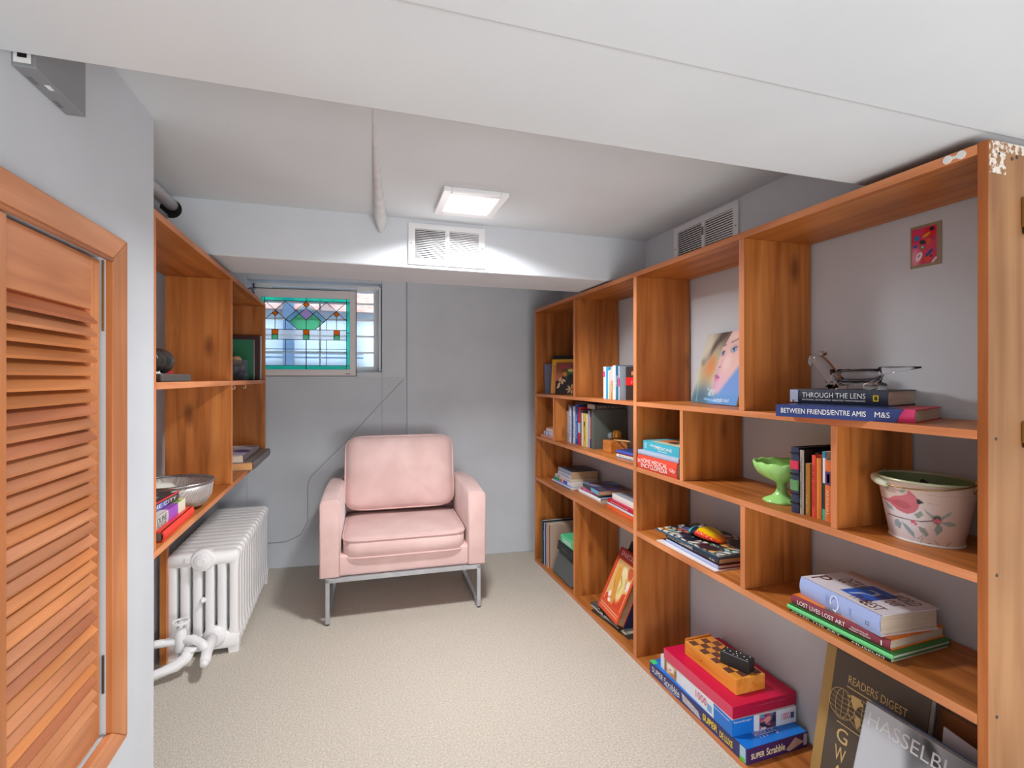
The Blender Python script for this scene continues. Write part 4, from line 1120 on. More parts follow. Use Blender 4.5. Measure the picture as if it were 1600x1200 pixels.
t = thing('box', 'flat black box lying on the camera case', 'box', (1.232, 2.70, zD + .153))
b = MB(); b.hexa([(0, 0, 0), (.16, 0, 0), (.16, .24, 0), (0, .24, 0), (.006, .004, .048), (.154, .004, .048), (.154, .236, .055), (.006, .236, .055)]); b.build('box_body', mat((48, 50, 52), .5), t, bevel=.006)
text(t, 'title', 'CAMERA', (-.0002, .16, .02), (0, -1, 0), (0, 0, 1), .08, .010, mat((130, 132, 132)))
t = thing('box', 'bright green plastic box on top of the flat black box', 'box', (1.240, 2.71, zD + .209))
b = MB(); b.box(0, 0, 0, .13, .19, .05); b.build('box_body', mat((92, 222, 156), .3), t, bevel=.006)
b = MB(); b.box(-.001, .03, .010, 0, .15, .036); b.build('box_label', mat((190, 240, 210), .4), t)
t = thing('envelope', 'white card standing at the divider in the bottom far compartment', 'card', (1.225, 2.602, zD))
b = MB(); b.box(0, 0, 0, .12, .008, .10); b.build('card', M_white, t)

# bottom second compartment: leaning book on a stand with magazines
G10 = 'magazines lying on the bottom board beside the leaning orange book'
mags = [('dark magazine lowest on the bottom board beside the upright', (60, 50, 44), 1.205, 2.40, 1.240, 2.075, .006), ('striped magazine on the bottom board under the leaning orange book', (206, 200, 188), 1.222, 2.44, 1.238, 2.11, .006), ('black and white magazine topmost under the leaning orange book', (90, 88, 84), 1.226, 2.455, 1.246, 2.12, .006)]
z = zD
for (lab, c, x0, y0, x1, y1, T) in mags:
    flat(lab, x0, y0, x1, y1, z, .20, T, c, hard=False, page=M_pagew, group=G10, cat='magazine', name='magazine', top=rndprint(c, [(30, 30, 30), (220, 214, 200), (120, 110, 90)], 30, T * 1000 + x0, .02, .1)); z += T + .001
def spart(u, v):
    c = (226, 84, 46)
    if v > .86: c = (196, 40, 52)
    if .14 < u < .92 and .17 < v < .82:
        c = (240, 192, 120)
        if v < .30 + .25 * (u - .3): c = (222, 74, 40)
        c = mixc(c, (214, 90, 50), .9 * ell(u, v, .80, .74, .14, .10, 0, .3))
        c = mixc(c, (250, 236, 190), ell(u, v, .58, .66, .16, .10, -.5, .2))
        c = mixc(c, (236, 170, 70), ell(u, v, .36, .58, .12, .16, .3, .2))
        c = mixc(c, (246, 224, 150), ell(u, v, .62, .45, .14, .2, .2, .3))
        c = mixc(c, (232, 160, 70), ell(u, v, .45, .32, .09, .2, .2, .2))
        c = mixc(c, (250, 240, 230), max(ell(u, v, .30, .28, .07, .05, 0, .2), ell(u, v, .36, .20, .07, .03, 0, .2), ell(u, v, .84, .55, .06, .08, 0, .2)))
        c = mixc(c, (150, 70, 30), .8 * max(seg(u, v, .48, .62, .62, .52, .008), seg(u, v, .62, .52, .58, .38, .008), seg(u, v, .3, .5, .36, .4, .01), seg(u, v, .7, .62, .8, .5, .008)))
    if (abs(u - .14) < .008 or abs(u - .92) < .008) and .17 < v < .82 or (abs(v - .82) < .006 and .14 < u < .92): c = (248, 210, 150)
    if .08 < u < .92 and (abs(v - .06) < .006 or abs(v - .10) < .006): c = (250, 190, 150)
    return c
# frame of the leaning book: x across (toward camera), y up the cover, z out of the cover
LO = Vector((1.228, 2.375, .062)); LX = Vector((-.02, -.235, 0)).normalized(); UPV = Vector((.145, 0, .295)).normalized(); LN = LX.cross(UPV).normalized()
if LN.x > 0: LN = -LN
BW, BH, BT = .232, .322, .040
t = thing('book', 'orange illustrated book leaning back on the magazines, cover facing out', 'book', LO)
def lf(x, y, z): return LX * x + UPV * y + LN * z
def lbox(x0, y0, z0, x1, y1, z1, name, m, par=None, bev=0):
    b = MB(); b.box(x0, y0, z0, x1, y1, z1); b.v = [tuple(lf(*p)) for p in b.v]; return b.build(name, m, par or t, bevel=bev)
lbox(0, 0, -.003, BW, BH, 0, 'cover', mat((226, 84, 46), .4)); lbox(0, 0, -BT, BW, BH, -BT + .003, 'back_cover', mat((200, 60, 40), .4))
lbox(0, 0, -BT, .003, BH, 0, 'spine', mat((226, 84, 46), .4)); lbox(.003, .003, -BT + .003, BW - .003, BH - .003, -.003, 'pages', M_paget)
paint(t, 'cover_print', lambda u, v: lf(u * BW, v * BH, .0006), 0, 0, 60, 80, spart)
text(t, 'title', 'SPARTACUS', lf(.026, BH * .885, .0008), LX, UPV, BW - .035, .026, mat((246, 226, 214)))
t = thing('box', 'navy box leaning behind the orange book', 'box', LO)
lbox(-.002, .0, -BT - .040, BW, BH + .048, -BT - .002, 'box_body', mat((34, 48, 92), .4), bev=.003)
t = thing('book', 'grey folder leaning behind the navy box', 'folder', LO)
lbox(-.022, 0.005, -BT - .055, .17, BH - .015, -BT - .043, 'cover', mat((120, 126, 124), .5), bev=.003)
t = thing('document_stand', 'bent wire document stand holding the leaning orange book', 'stand', (1.24, 2.15, .04))
b = MB()
for y in (0.0, .16):
    b.tube([(-.012, y, .010), (-.014, y, -.006), (.0, y, -.008), (.10, y, -.006), (.13, y, .02), (.12, y, .12), (.16, y, .26)], .003, 8)
b.tube([(-.012, -.02, .010), (-.012, .19, .010)], .003, 8)
b.build('wire', M_black, t, smooth=True)

# ---------------------------------------------------------------- ornaments on the bookcase
M_jade = mat((164, 222, 128), .22, 0, .6)
t = thing('compote_dish', 'milky green glass pedestal dish beside the upright books', 'dish', (1.292, 1.252, zB))
pet = lambda a, z: 1 + (.030 * abs(math.cos(a * 6)) if z >= .088 else (.045 * abs(math.cos(a * 6)) if z > .074 else (.03 * math.cos(a * 8) if z < .012 else 0)))
b = MB(); b.lathe([(.0001, 0), (.052, 0), (.053, .004), (.046, .010), (.028, .018), (.017, .030), (.013, .045), (.014, .058), (.024, .066), (.050, .078), (.068, .092), (.077, .108), (.081, .122), (.078, .125), (.074, .120), (.068, .104), (.055, .088), (.030, .076), (.0001, .073)], (0, 0, 0), 144, mod=pet)
b.v = [(x, y, z + (.004 * abs(math.cos(math.atan2(y, x) * 6)) if z > .115 else 0)) for x, y, z in b.v]
b.build('dish', M_jade, t, smooth=True)

t = thing('bucket', 'oval tin pail with a red cardinal and winter leaves painted on it', 'bucket', (1.327, .856, zB))
PA, PB = .080, .108   # half axes at the base/top handled below; long axis along y
def pail(a, q):
    """a angle, q height 0..1"""
    rx = .062 + .025 * q; ry = .074 + .027 * q
    return (rx * math.cos(a), ry * math.sin(a), .146 * q)
def pip(x, y, poly):
    r = False; n = len(poly)
    for i in range(n):
        x0, y0 = poly[i]; x1, y1 = poly[i - 1]
        if (y0 > y) != (y1 > y) and x < (x1 - x0) * (y - y0) / (y1 - y0) + x0: r = not r
    return r
def pmap(x, y):
    Lx = 370 + (y - 280) * .2; Rx = 1405 - (y - 300) * .17
    return ((x - Lx) / (Rx - Lx), (965 - y) / 655)
BIRD = [pmap(*p) for p in ((432, 552), (500, 540), (560, 492), (640, 465), (688, 440), (697, 385), (742, 422), (795, 475), (812, 500), (800, 580), (760, 630), (690, 660), (600, 640), (530, 595), (495, 566))]
WING = [pmap(*p) for p in ((520, 560), (600, 520), (690, 530), (735, 575), (680, 610), (600, 600))]
MASK = [pmap(*p) for p in ((780, 470), (802, 476), (856, 505), (806, 530), (782, 520))]
LEAVES = [[pmap(*p) for p in q] for q in (((640, 755), (700, 790), (760, 850), (775, 915), (710, 860), (660, 810)), ((590, 740), (640, 780), (620, 850), (570, 820), (560, 770)), ((470, 590), (530, 610), (560, 660), (500, 650)),
    ((990, 700), (1035, 740), (1040, 780), (985, 840), (960, 780)), ((980, 650), (900, 600), (860, 570), (880, 615), (940, 660)), ((1020, 640), (1080, 590), (1125, 570), (1100, 620), (1040, 660)), ((1030, 690), (1110, 675), (1180, 710), (1110, 730), (1040, 710)),
    ((800, 770), (870, 780), (910, 840), (880, 870), (820, 820)), ((760, 650), (830, 600), (850, 640), (800, 690)), ((440, 370), (520, 350), (500, 440), (470, 430)), ((610, 420), (670, 380), (680, 410), (640, 445)))]
def motif(s, q):
    """s, q: across and up the room-facing side of the pail"""
    c = mixc((214, 188, 176), (228, 224, 230), sst(.70, .30, s) * sst(.9, .4, q))
    for k, lf_ in enumerate(LEAVES):
        if pip(s, q, lf_): c = (150, 172, 184) if k < 3 else ((150, 160, 152) if k > 3 else (132, 148, 146))
    x0, y0 = pmap(500, 720); x1, y1 = pmap(820, 715); x2, y2 = pmap(985, 675)
    c = mixc(c, (96, 78, 72), .9 * max(seg(s, q, x0, y0, x1, y1, .008), seg(s, q, x1, y1, x2, y2, .009)))
    x0, y0 = pmap(400, 558); x1, y1 = pmap(500, 560); c = mixc(c, (150, 96, 84), seg(s, q, x0, y0, x1, y1, .008))
    if pip(s, q, BIRD): c = (206, 112, 124)
    if pip(s, q, WING): c = (188, 92, 106)
    if pip(s, q, MASK): c = (46, 50, 50)
    cx_, cy_ = pmap(985, 670)
    c = mixc(c, (40, 50, 48), .9 * ell(s, q, cx_, cy_, .045, .065, 0, .5))
    for (x, y) in ((985, 670), (1010, 685), (990, 692), (740, 735), (775, 750), (760, 728), (960, 685)):
        u_, v_ = pmap(x, y); c = mixc(c, (222, 104, 130), ell(s, q, u_, v_, .016, .026, 0, .2))
    for (x, y, x1, y1) in ((800, 905, 850, 860), (830, 940, 850, 880), (880, 950, 930, 930), (1080, 940, 1130, 900), (1090, 970, 1100, 900), (970, 890, 1000, 940)):
        a_, b_ = pmap(x, y); c_, d_ = pmap(x1, y1); c = mixc(c, (120, 118, 112), .7 * seg(s, q, a_, b_, c_, d_, .005))
    if abs(q - .84) < .006 and s > .48 and int(s * 110) % 3: c = mixc(c, (160, 140, 132), .6)
    if abs(q - .70) < .006 and .48 < s < .62 and int(s * 130) % 3: c = mixc(c, (160, 140, 132), .7)
    return c
def pframe(u, v):
    return pail(R(30) + u * R(360), v)      # seam on the wall side
def pfn(u, v):
    ang = 30 + u * 360 - 121.6
    if 0 <= ang <= 180: return motif((1 - math.cos(R(ang))) / 2, v)
    return (214, 190, 176)
paint(t, 'painted_side', pframe, 0, 0, 300, 100, pfn, .3)
b = MB(); n = 60
b.rings([[(x * .975, y * .975, z) for x, y, z in [pail(2 * math.pi * j / n, q)]][0:1][0] and [tuple(c * (.975 if i < 2 else 1) for i, c in enumerate(pail(2 * math.pi * j / n, q))) for j in range(n)] for q in (.03, .5, 1.0)], 0, cap=False)
b.face([tuple(c * (.975 if i < 2 else 1) for i, c in enumerate(pail(2 * math.pi * j / n, .03))) for j in range(n)])
b.build('inside', mat((122, 140, 96), .5), t, smooth=True, fix=False)
b = MB(); b.tube([pail(2 * math.pi * j / n, 1.0) for j in range(n)], .0035, 8, closed=True); b.build('rim', mat((192, 196, 164), .3, .3), t, smooth=True)
b = MB(); b.tube([pail(2 * math.pi * j / n, .012) for j in range(n)], .003, 8, closed=True); b.build('rim', mat((226, 222, 218), .35), t, smooth=True)
# bail handle resting against the rim, wooden grip
b = MB(); hp = []
for k in range(25):
    a = R(84) + R(192) * k / 24
    p = pail(a, 1.0); dz = -.020 * math.sin(math.pi * k / 24); o_ = 1.05
    hp.append((p[0] * o_ - .002, p[1] * 1.04, p[2] + dz + .006))
b.tube(hp, .0018, 6); b.build('handle', M_brass, t, smooth=True)
b = MB(); b.tube(hp[4:11], [.006, .008, .0085, .0085, .0085, .008, .006], 12); b.build('grip', mat((206, 212, 190), .3), t, smooth=True)
b = MB()
for sgn in (1, -1):
    b.tube([(0, sgn * .100, .130), (0, sgn * .105, .146), (.004, sgn * .102, .160), (0, sgn * .097, .150)], .0022, 6)
b.build('ear', M_brass, t, smooth=True)
t2 = thing('leaf', 'dark pointed leaf lying inside the painted pail', 'leaf', (1.335, .849, zB + .112))
b = MB(); b.hexa([(-.02, -.03, 0), (.02, -.02, 0), (.015, .03, 0), (-.015, .02, .0), (-.005, .018, .030), (.0, .016, .030), (.0, .020, .028), (-.004, .022, .028)]); b.build('leaf_blade', mat((26, 34, 28), .5), t2)
t2 = thing('leaf', 'pale green pointed leaf at the near side inside the painted pail', 'leaf', (1.322, .814, zB + .112))
b = MB(); b.hexa([(-.02, -.03, 0), (.02, -.02, 0), (.015, .03, 0), (-.015, .02, .0), (-.012, .026, .028), (.0, .016, .026), (.0, .020, .024), (-.008, .028, .026)]); b.build('leaf_blade', mat((170, 190, 110), .5), t2)

M_glass = bpy.data.materials.new('crystal'); M_glass.use_nodes = True
_b = M_glass.node_tree.nodes['Principled BSDF']; _b.inputs['Transmission Weight'].default_value = 1.0; _b.inputs['Roughness'].default_value = 0.01; _b.inputs['IOR'].default_value = 1.22; _b.inputs['Base Color'].default_value = (.97, .98, 1, 1)
GD = Vector((1.342, 1.055, zA + .0316 + .0415))
t = thing('glass_dish', 'clear glass bird shaped dish with a raised head and long tail on the photography books', 'dish', GD, R(-86))
b = MB()   # local x: head at -, tail at +
b.lathe([(.0001, .012), (.050, .010), (.064, .022), (.070, .040), (.070, .056), (.067, .056), (.064, .042), (.056, .028), (.040, .020), (.0001, .019)], (.01, 0, 0), 40, sy=.62, sx=1.0)
b.build('bowl', M_glass, t, smooth=True)
b = MB(); b.tube([(-.045, 0, .012), (-.062, 0, .038), (-.082, 0, .066), (-.104, 0, .088), (-.118, 0, .092), (-.126, 0, .080), (-.129, 0, .070)], [.020, .021, .020, .018, .014, .009, .005], 20)
b.tube([(-.114, .0, .098), (-.096, 0, .106), (-.080, 0, .104)], [.004, .008, .006], 10)
b.build('neck_and_head', M_glass, t, smooth=True)
b = MB(); b.tube([(.075, 0, .050), (.10, 0, .053), (.14, 0, .056), (.172, 0, .058)], [.012, .009, .005, .002], 12); b.build('tail', M_glass, t, smooth=True)
b = MB()
for x in (-.045, .062):
    for y in (-.02, .02): b.lathe([(.0001, 0), (.014, 0), (.017, .006), (.015, .016), (.0001, .022)], (x, y, 0), 16)
b.build('foot', M_glass, t, smooth=True)

# portrait print leaning on the wall
def portrait(u, v):
    # u left to right as seen from the room, v up
    c = mixc((206, 204, 184), (120, 110, 98), sst(.1, .6, u) * sst(.5, 1, v))
    c = mixc(c, (184, 156, 120), .9 * ell(u, v, .30, .48, .24, .26, 0, .6))
    c = mixc(c, (214, 138, 90), .85 * ell(u, v, .36, .52, .12, .13, -.3, .7))
    c = mixc(c, (84, 72, 66), .85 * max(seg(u, v, .10, .60, .50, .97, .055, 1.0), seg(u, v, .35, .85, .62, 1.0, .05, 1)))
    c = mixc(c, (206, 200, 186), .8 * ell(u, v, .13, .78, .12, .2, 0, .6))
    c = mixc(c, (70, 104, 128), .9 * ell(u, v, .25, -.02, .40, .26, 0, .6))
    c = mixc(c, (66, 128, 160), .8 * sst(.22, .02, v) * sst(.3, .6, u))
    # face, in three-quarter view on the right
    prof_ = ((0, .66), (.12, .62), (.17, .57), (.24, .55), (.29, .562), (.325, .542), (.355, .552), (.38, .537), (.42, .556), (.455, .562), (.49, .536), (.53, .540), (.60, .560), (.67, .577), (.74, .566), (.80, .588), (.90, .67), (1.0, .745))
    fx = prof_[-1][1]
    for (v0, u0), (v1, u1) in zip(prof_, prof_[1:]):
        if v0 <= v <= v1: fx = u0 + (u1 - u0) * (v - v0) / (v1 - v0)
    if v > .12: 
        f = sst(fx - .012, fx + .012, u) * sst(.10, .20, v + .0)
        skin = mixc((226, 188, 180), (214, 176, 196), sst(.55, .2, v))
        skin = mixc(skin, (186, 150, 180), .5 * sst(.72, .58, u) * sst(.7, .4, v))
        c = mixc(c, skin, f)
    c = mixc(c, (110, 124, 160), .7 * ell(u, v, .915, .745, .085, .045, .10, .5)); c = mixc(c, (222, 226, 236), .8 * ell(u, v, .915, .738, .055, .022, .1, .3)); c = mixc(c, (70, 120, 186), ell(u, v, .915, .738, .030, .026, 0, .25)); c = mixc(c, (24, 32, 52), ell(u, v, .915, .738, .012, .011, 0, .3)); c = mixc(c, (60, 62, 90), .9 * seg(u, v, .85, .745, .98, .772, .006, .5))
    c = mixc(c, (110, 124, 160), .7 * ell(u, v, .632, .70, .046, .042, .2, .5)); c = mixc(c, (76, 122, 176), .95 * ell(u, v, .628, .697, .022, .024, 0, .25)); c = mixc(c, (24, 32, 52), ell(u, v, .626, .697, .009, .010, 0, .3)); c = mixc(c, (60, 62, 90), .9 * seg(u, v, .595, .718, .675, .722, .005, .5))
    c = mixc(c, (110, 100, 128), .7 * max(seg(u, v, .80, .845, .99, .885, .013, .7), seg(u, v, .60, .80, .665, .815, .010, .7)))
    c = mixc(c, (190, 150, 172), .45 * seg(u, v, .70, .68, .66, .54, .018, 1)); c = mixc(c, (110, 76, 120), .8 * ell(u, v, .635, .505, .030, .010, .0, .5))
    c = mixc(c, (238, 216, 222), .5 * ell(u, v, .80, .58, .10, .10, 0, .7)); c = mixc(c, (240, 214, 208), .5 * ell(u, v, .85, .93, .12, .06, 0, .7))
    c = mixc(c, (168, 98, 150), .85 * ell(u, v, .615, .372, .075, .022, -.22, .35)) if u > fx - .004 else c; c = mixc(c, (224, 130, 166), .9 * ell(u, v, .625, .334, .070, .022, .12, .35)) if u > fx - .004 else c; c = mixc(c, (120, 66, 130), .6 * seg(u, v, .55, .352, .70, .358, .005, .6)) if u > fx else c
    c = mixc(c, (96, 150, 220), .85 * sst(.07, -.07, v - .11 - .26 * max(0, u - .72) / .28) * sst(.45, .62, u))
    c = mixc(c, (60, 54, 54), .7 * seg(u, v, .74, 1.0, .60, .80, .008, .6))
    c = mixc(c, (120, 206, 170), .8 * seg(u, v, .06, .42, .17, .02, .010, .6))
    c = mixc(c, (150, 200, 236), .8 * max(ell(u, v, .52, .14, .05, .03, .5, .3), ell(u, v, .45, .20, .03, .02, 0, .3), seg(u, v, .40, .06, .9, .03, .012, .8)))
    return c
PO = Vector((1.375, 1.805, zA + .003)); PX = Vector((-.045, -.360, 0)).normalized(); PU = Vector((.085, -.0, .285)).normalized()
PN = PX.cross(PU).normalized()
if PN.x > 0: PN = -PN
t = thing('photo_print', 'unframed portrait print of a face with blue eyes leaning against the wall', 'picture', PO)
def pf(x, y, z): return PX * x + PU * y + PN * z
b = MB(); b.box(0, 0, -.006, .310, .300, 0); b.v = [tuple(pf(*p)) for p in b.v]; b.build('print_board', mat((196, 214, 206), .5), t)
paint(t, 'portrait_image', lambda u, v: pf(u * .310, v * .300, .0006), 0, 0, 110, 130, lambda u, v: portrait(u * 1.32, v), .35)
text(t, 'caption', 'WOMAN', pf(.115, .030, .001), PX, PU, .04, .03, mat((236, 246, 250)))
text(t, 'caption', 'SUMMER SALE', pf(.16, .010, .001), PX, PU, .10, .012, mat((236, 246, 250)))

# small card pinned to the wall
t = thing('postcard', 'small red card with coloured shapes pinned to the wall in the top right compartment', 'card', (1.4755, .990, 1.552))
b = MB(); b.box(-.0012, -.078, 0, 0, 0, .114); b.build('mount', mat((158, 142, 118), .7), t)
def card(u, v):
    c = mixc((212, 40, 80), (222, 60, 110), v)
    c = mixc(c, (226, 30, 40), .8 * ell(u, v, .8, .85, .25, .2, 0, .5)); c = mixc(c, (236, 170, 190), .8 * ell(u, v, .15, .2, .2, .3, 0, .6))
    for (x, y, a, b_, r, k) in ((.22, .74, .12, .07, 0, (40, 130, 190)), (.82, .92, .10, .05, 0, (20, 30, 80)), (.60, .78, .16, .04, .3, (236, 170, 30)), (.45, .60, .13, .06, -.2, (16, 18, 24)), (.44, .46, .09, .05, 0, (40, 150, 60)), (.44, .47, .03, .02, 0, (240, 250, 240)),
                               (.15, .52, .09, .04, 0, (50, 90, 190)), (.70, .60, .10, .08, 0, (226, 80, 40)), (.85, .66, .06, .05, 1, (170, 50, 120)), (.30, .22, .16, .10, .6, (246, 220, 230)), (.30, .24, .07, .015, .6, (60, 40, 110)), (.62, .14, .14, .10, 0, (232, 60, 40)), (.72, .28, .18, .05, .5, (30, 60, 140)), (.78, .18, .05, .03, 0, (24, 28, 60)), (.90, .05, .20, .04, .6, (230, 226, 216))):
        c = mixc(c, k, ell(u, v, x, y, a, b_, r, .15))
    return c
paint(t, 'card_print', planar((-.0016, -.004, .008), (0, -1, 0), (0, 0, 1), .062, .098), 0, 0, 50, 70, card, .2)

# ---------------------------------------------------------------- board games on the bottom board
def gbox(label, x0, y0, x1, y1, z, D, H, m, name='board_game', cat='game box', lid=None):
    L = math.hypot(x1 - x0, y1 - y0); yaw = math.atan2(y1 - y0, x1 - x0)
    t = thing(name, label, cat, (x0, y0, z), yaw)
    b = MB(); b.box(0, 0, 0, L, D, H); b.build('box_body', m, t, bevel=.001)
    return t, L
navy = mat((56, 54, 112), .35); cyanb = mat((30, 120, 214), .3)
t, L = gbox('long dark blue word game box at the bottom of the games pile', 1.184, 1.823, 1.195, 1.292, zD, .253, .050, navy)
b = MB(); b.box(.001, .001, .050, L - .001, .252, .0508); b.build('lid_print', cyanb, t)
b = MB(); b.box(.004, -.0006, .004, .052, 0, .047); b.v = [(x, y, z) for x, y, z in b.v]
b = MB(); b.box(.0, -.0008, .0495, .030, .022, .0512); b.build('corner_flash', mat((70, 206, 120), .4), t)
XX, ZZ, XE = (1, 0, 0), (0, 0, 1), (0, 1, 0)
text(t, 'title', 'SUPER', (.018, -.0006, .016), XX, ZZ, .075, .022, INK_W); text(t, 'title', 'Scrabble', (.100, -.0006, .012), XX, ZZ, .095, .026, INK_W)
b = MB(); b.tube([(.100 + .095 * k / 14, -.0006, .010 - .008 * math.sin(math.pi * k / 14) + .003) for k in range(15)], .0011, 5); b.build('swoosh', mat((150, 190, 240)), t)
b = MB(); b.hexa([(.215, -.0008, .012), (.315, -.0008, .005), (.315, 0, .005), (.215, 0, .012), (.207, -.0008, .040), (.300, -.0008, .026), (.300, 0, .026), (.207, 0, .040)]); b.build('board_picture', noisy('letter_board', (150, 160, 190), (220, 206, 190), (260, 260, 260), 1, 2, .5), t)
text(t, 'title', 'SUPER', (.325, -.0006, .014), XX, ZZ, .075, .024, INK_Y, .0004, .03); text(t, 'title', 'DE LUXE', (.41, -.0006, .010), XX, ZZ, .06, .022, INK_Y, .0004, .03)
b = MB(); b.box(L - .030, -.0009, .002, L - .006, 0, .048); b.build('age_label', mat((170, 204, 220), .4), t)
b = MB(); b.box(L - .028, -.0014, .001, L - .008, -.0006, .014); b.build('age_label', mat((86, 200, 70), .4), t)
b = MB(); b.box(L, .0, 0.0005, L + .0006, .253, .050); b.build('end_print', mat((62, 38, 98), .35), t)
text(t, 'title', 'SUPER', (L + .0007, .016, .014), XE, ZZ, .055, .018, mat((236, 226, 190)), .0003, .02); text(t, 'title', 'Scrabble', (L + .0007, .078, .013), XE, ZZ, .078, .024, mat((236, 226, 190)), .0003, .02)
b = MB(); b.hexa([(L + .0007, .160, .012), (L + .0012, .160, .012), (L + .0012, .175, .004), (L + .0007, .175, .004), (L + .0007, .200, .044), (L + .0012, .200, .044), (L + .0012, .238, .022), (L + .0007, .238, .022)]); b.build('board_picture', mat((192, 164, 152), .5), t)
b = MB(); b.box(L + .0007, .236, .010, L + .0014, .250, .046); b.build('age_label', mat((196, 190, 200), .5), t)
text(t, 'title', 'Scrabble', (L - .055, .16, .0512), (0, -1, 0), (1, 0, 0), .09, .03, mat((214, 200, 230)))

z = zD + .0512
M_puz = mat((226, 230, 238), .4)
t, L = gbox('white and blue thousand piece jigsaw box in the games pile', 1.200, 1.768, 1.190, 1.351, z, .262, .054, M_puz, 'jigsaw_box')
b = MB(); b.box(L * .78, -.0006, 0, L + .0006, .0, .0542); b.box(L, -.0006, 0, L + .0006, .085, .0542); b.build('blue_corner', cyanb, t)
def facepic(u, v):
    c = (226, 190, 160); c = mixc(c, (240, 226, 214), ell(u, v, .5, .62, .3, .3, 0, .3)); c = mixc(c, (150, 110, 70), max(ell(u, v, .02, .5, .18, .8, 0, .3), ell(u, v, .98, .35, .16, .5, 0, .3)))
    c = mixc(c, (200, 90, 110), ell(u, v, .5, .5, .12, .05, .1, .3)); c = mixc(c, (196, 130, 70), ell(u, v, .75, .12, .3, .2, 0, .4)); return c
paint(t, 'box_picture', planar((.028, -.0008, .003), XX, ZZ, .080, .046), 0, 0, 36, 24, facepic)
text(t, 'title', '1000', (L * .545, -.0006, .018), XX, ZZ, .060, .026, mat((226, 70, 110)))
b = MB(); b.box(L * .70, -.0008, .010, L * .755, -.0002, .034); b.build('piece_icon', mat((120, 170, 220), .4), t)
text(t, 'brand_lettering', 'Ravensburger', (L * .79, -.0008, .040), XX, ZZ, .075, .008, INK_W); text(t, 'brand_lettering', 'Ravensburger', (L + .0008, .006, .041), XE, ZZ, .070, .008, INK_W)
paint(t, 'box_picture', planar((L + .0009, .108, .002), XE, ZZ, .068, .050), 0, 0, 40, 30, rndprint((90, 60, 80), [(220, 150, 140), (60, 160, 190), (30, 40, 60), (230, 220, 226), (200, 60, 110)], 30, 8, .05, .2))
text(t, 'title', '1000', (L + .0007, .200, .018), XE, ZZ, .034, .022, mat((214, 60, 96)))
b = MB(); b.box(L, .238, .018, L + .0008, .252, .038); b.build('piece_icon', mat((60, 76, 120), .4), t)
z += .055
t, L = gbox('flat raspberry red box under the wooden chess box', 1.194, 1.738, 1.194, 1.354, z, .268, .040, mat((206, 14, 70), .38), 'game_box')
b = MB(); b.box(.001, -.0006, .0005, L - .001, 0, .0395); b.build('side_print', mat((218, 70, 100), .45), t)
b = MB(); b.box(L, .001, .0005, L + .0006, .267, .0395); b.build('end_print', mat((178, 16, 62), .4), t)
text(t, 'small_print', 'A GAME OF WORDS', (L + .0007, .10, .024), XE, ZZ, .12, .004, mat((214, 110, 140)))
z += .0405
t, L = gbox('honey wood folding chess box with an inlaid board on the red box', 1.247, 1.672, 1.249, 1.400, z, .124, .052, wood('maple', 'x', (206, 128, 44), (222, 146, 58), (232, 164, 78), .35, False), 'chess_box', 'chess box')
b = MB(); sq = (.124 - .012) / 4; sl = (L - .020) / 8
for i in range(8):
    for j in range(4):
        if (i + j) % 2 == 0: b.box(.010 + i * sl, .006 + j * sq, .052, .010 + (i + 1) * sl, .006 + (j + 1) * sq, .0526)
b.build('dark_squares', mat((104, 62, 48), .4), t)
b = MB(); b.box(-.003, 0, .0, 0, .124, .058); b.tube([(-.001, .004, .058), (-.001, .118, .058)], .003, 8); b.build('lid_lip', mat((206, 124, 54), .4), t)
b = MB(); b.lathe([(.0028, 0), (.0028, -.0006)], (.095, 0, .024), 10, 0, 'y'); b.build('nail_hole', mat((80, 50, 20)), t)
t = thing('domino_box', 'black box with white dots standing on the inlaid chess box', 'box', (1.270, 1.505, z + .0528), R(-66))
b = MB(); b.box(0, 0, 0, .105, .045, .045); b.build('box_body', mat((36, 36, 40), .35), t, bevel=.004, seg=3)
b = MB()
for (x, y) in ((.012, .010), (.012, .035), (.045, .010), (.045, .035), (.052, .022), (.060, .010), (.060, .035), (.093, .010), (.093, .035), (.078, .022), (.028, .022)):
    b.lathe([(.0022, .045), (.0018, .0462), (.0001, .0464)], (x, y, 0), 10)
b.build('white_dots', INK_W, t, smooth=True)

# ---------------------------------------------------------------- big books leaning at the bottom right
def leaner(name, label, cat, base, yN, W, H, T, lean, cov, face=None, page=None, spine=None):
    """base = (x, yfar, z); cover faces the room (-x), leaning back toward the wall"""
    O = Vector(base); Xd = Vector((0, -1, 0)); U = Vector((math.sin(lean), 0, math.cos(lean))); Nn = Vector((-math.cos(lean), 0, math.sin(lean)))
    t = thing(name, label, cat, O)
    F = lambda x, y, z: Xd * x + U * y + Nn * z
    def bx(x0, y0, z0, x1, y1, z1, nm, m, bev=0):
        b = MB(); b.box(x0, y0, z0, x1, y1, z1); b.v = [tuple(F(*p)) for p in b.v]; return b.build(nm, m, t, bevel=bev)
    bx(0, 0, -.003, W, H, 0, 'cover', cov); bx(0, 0, -T, W, H, -T + .003, 'back_cover', cov); bx(-.001, 0, -T, .003, H, 0, 'spine', spine or cov)
    bx(.003, .003, -T + .003, W - .004, H - .004, -.003, 'pages', page or M_page)
    return t, F, Xd, U, bx
gold = mat((226, 194, 130), .4); goldm = mat((176, 142, 84), .4)
t, F, Xd, U, bx = leaner('atlas', 'large brown world atlas with gilt globe leaning in the bottom right corner', 'book', (1.338, 1.192, zD), 0, .292, .412, .030, math.atan2(.078, .405), mat((92, 82, 72), .5), page=M_pagew, spine=goldm)
bx(-.0015, 0, -.030, .030, .412, .0006, 'spine_cloth', goldm)
text(t, 'title', "READERS DIGEST", F(.078, .335, .0006), Xd, U, .165, .022, gold)
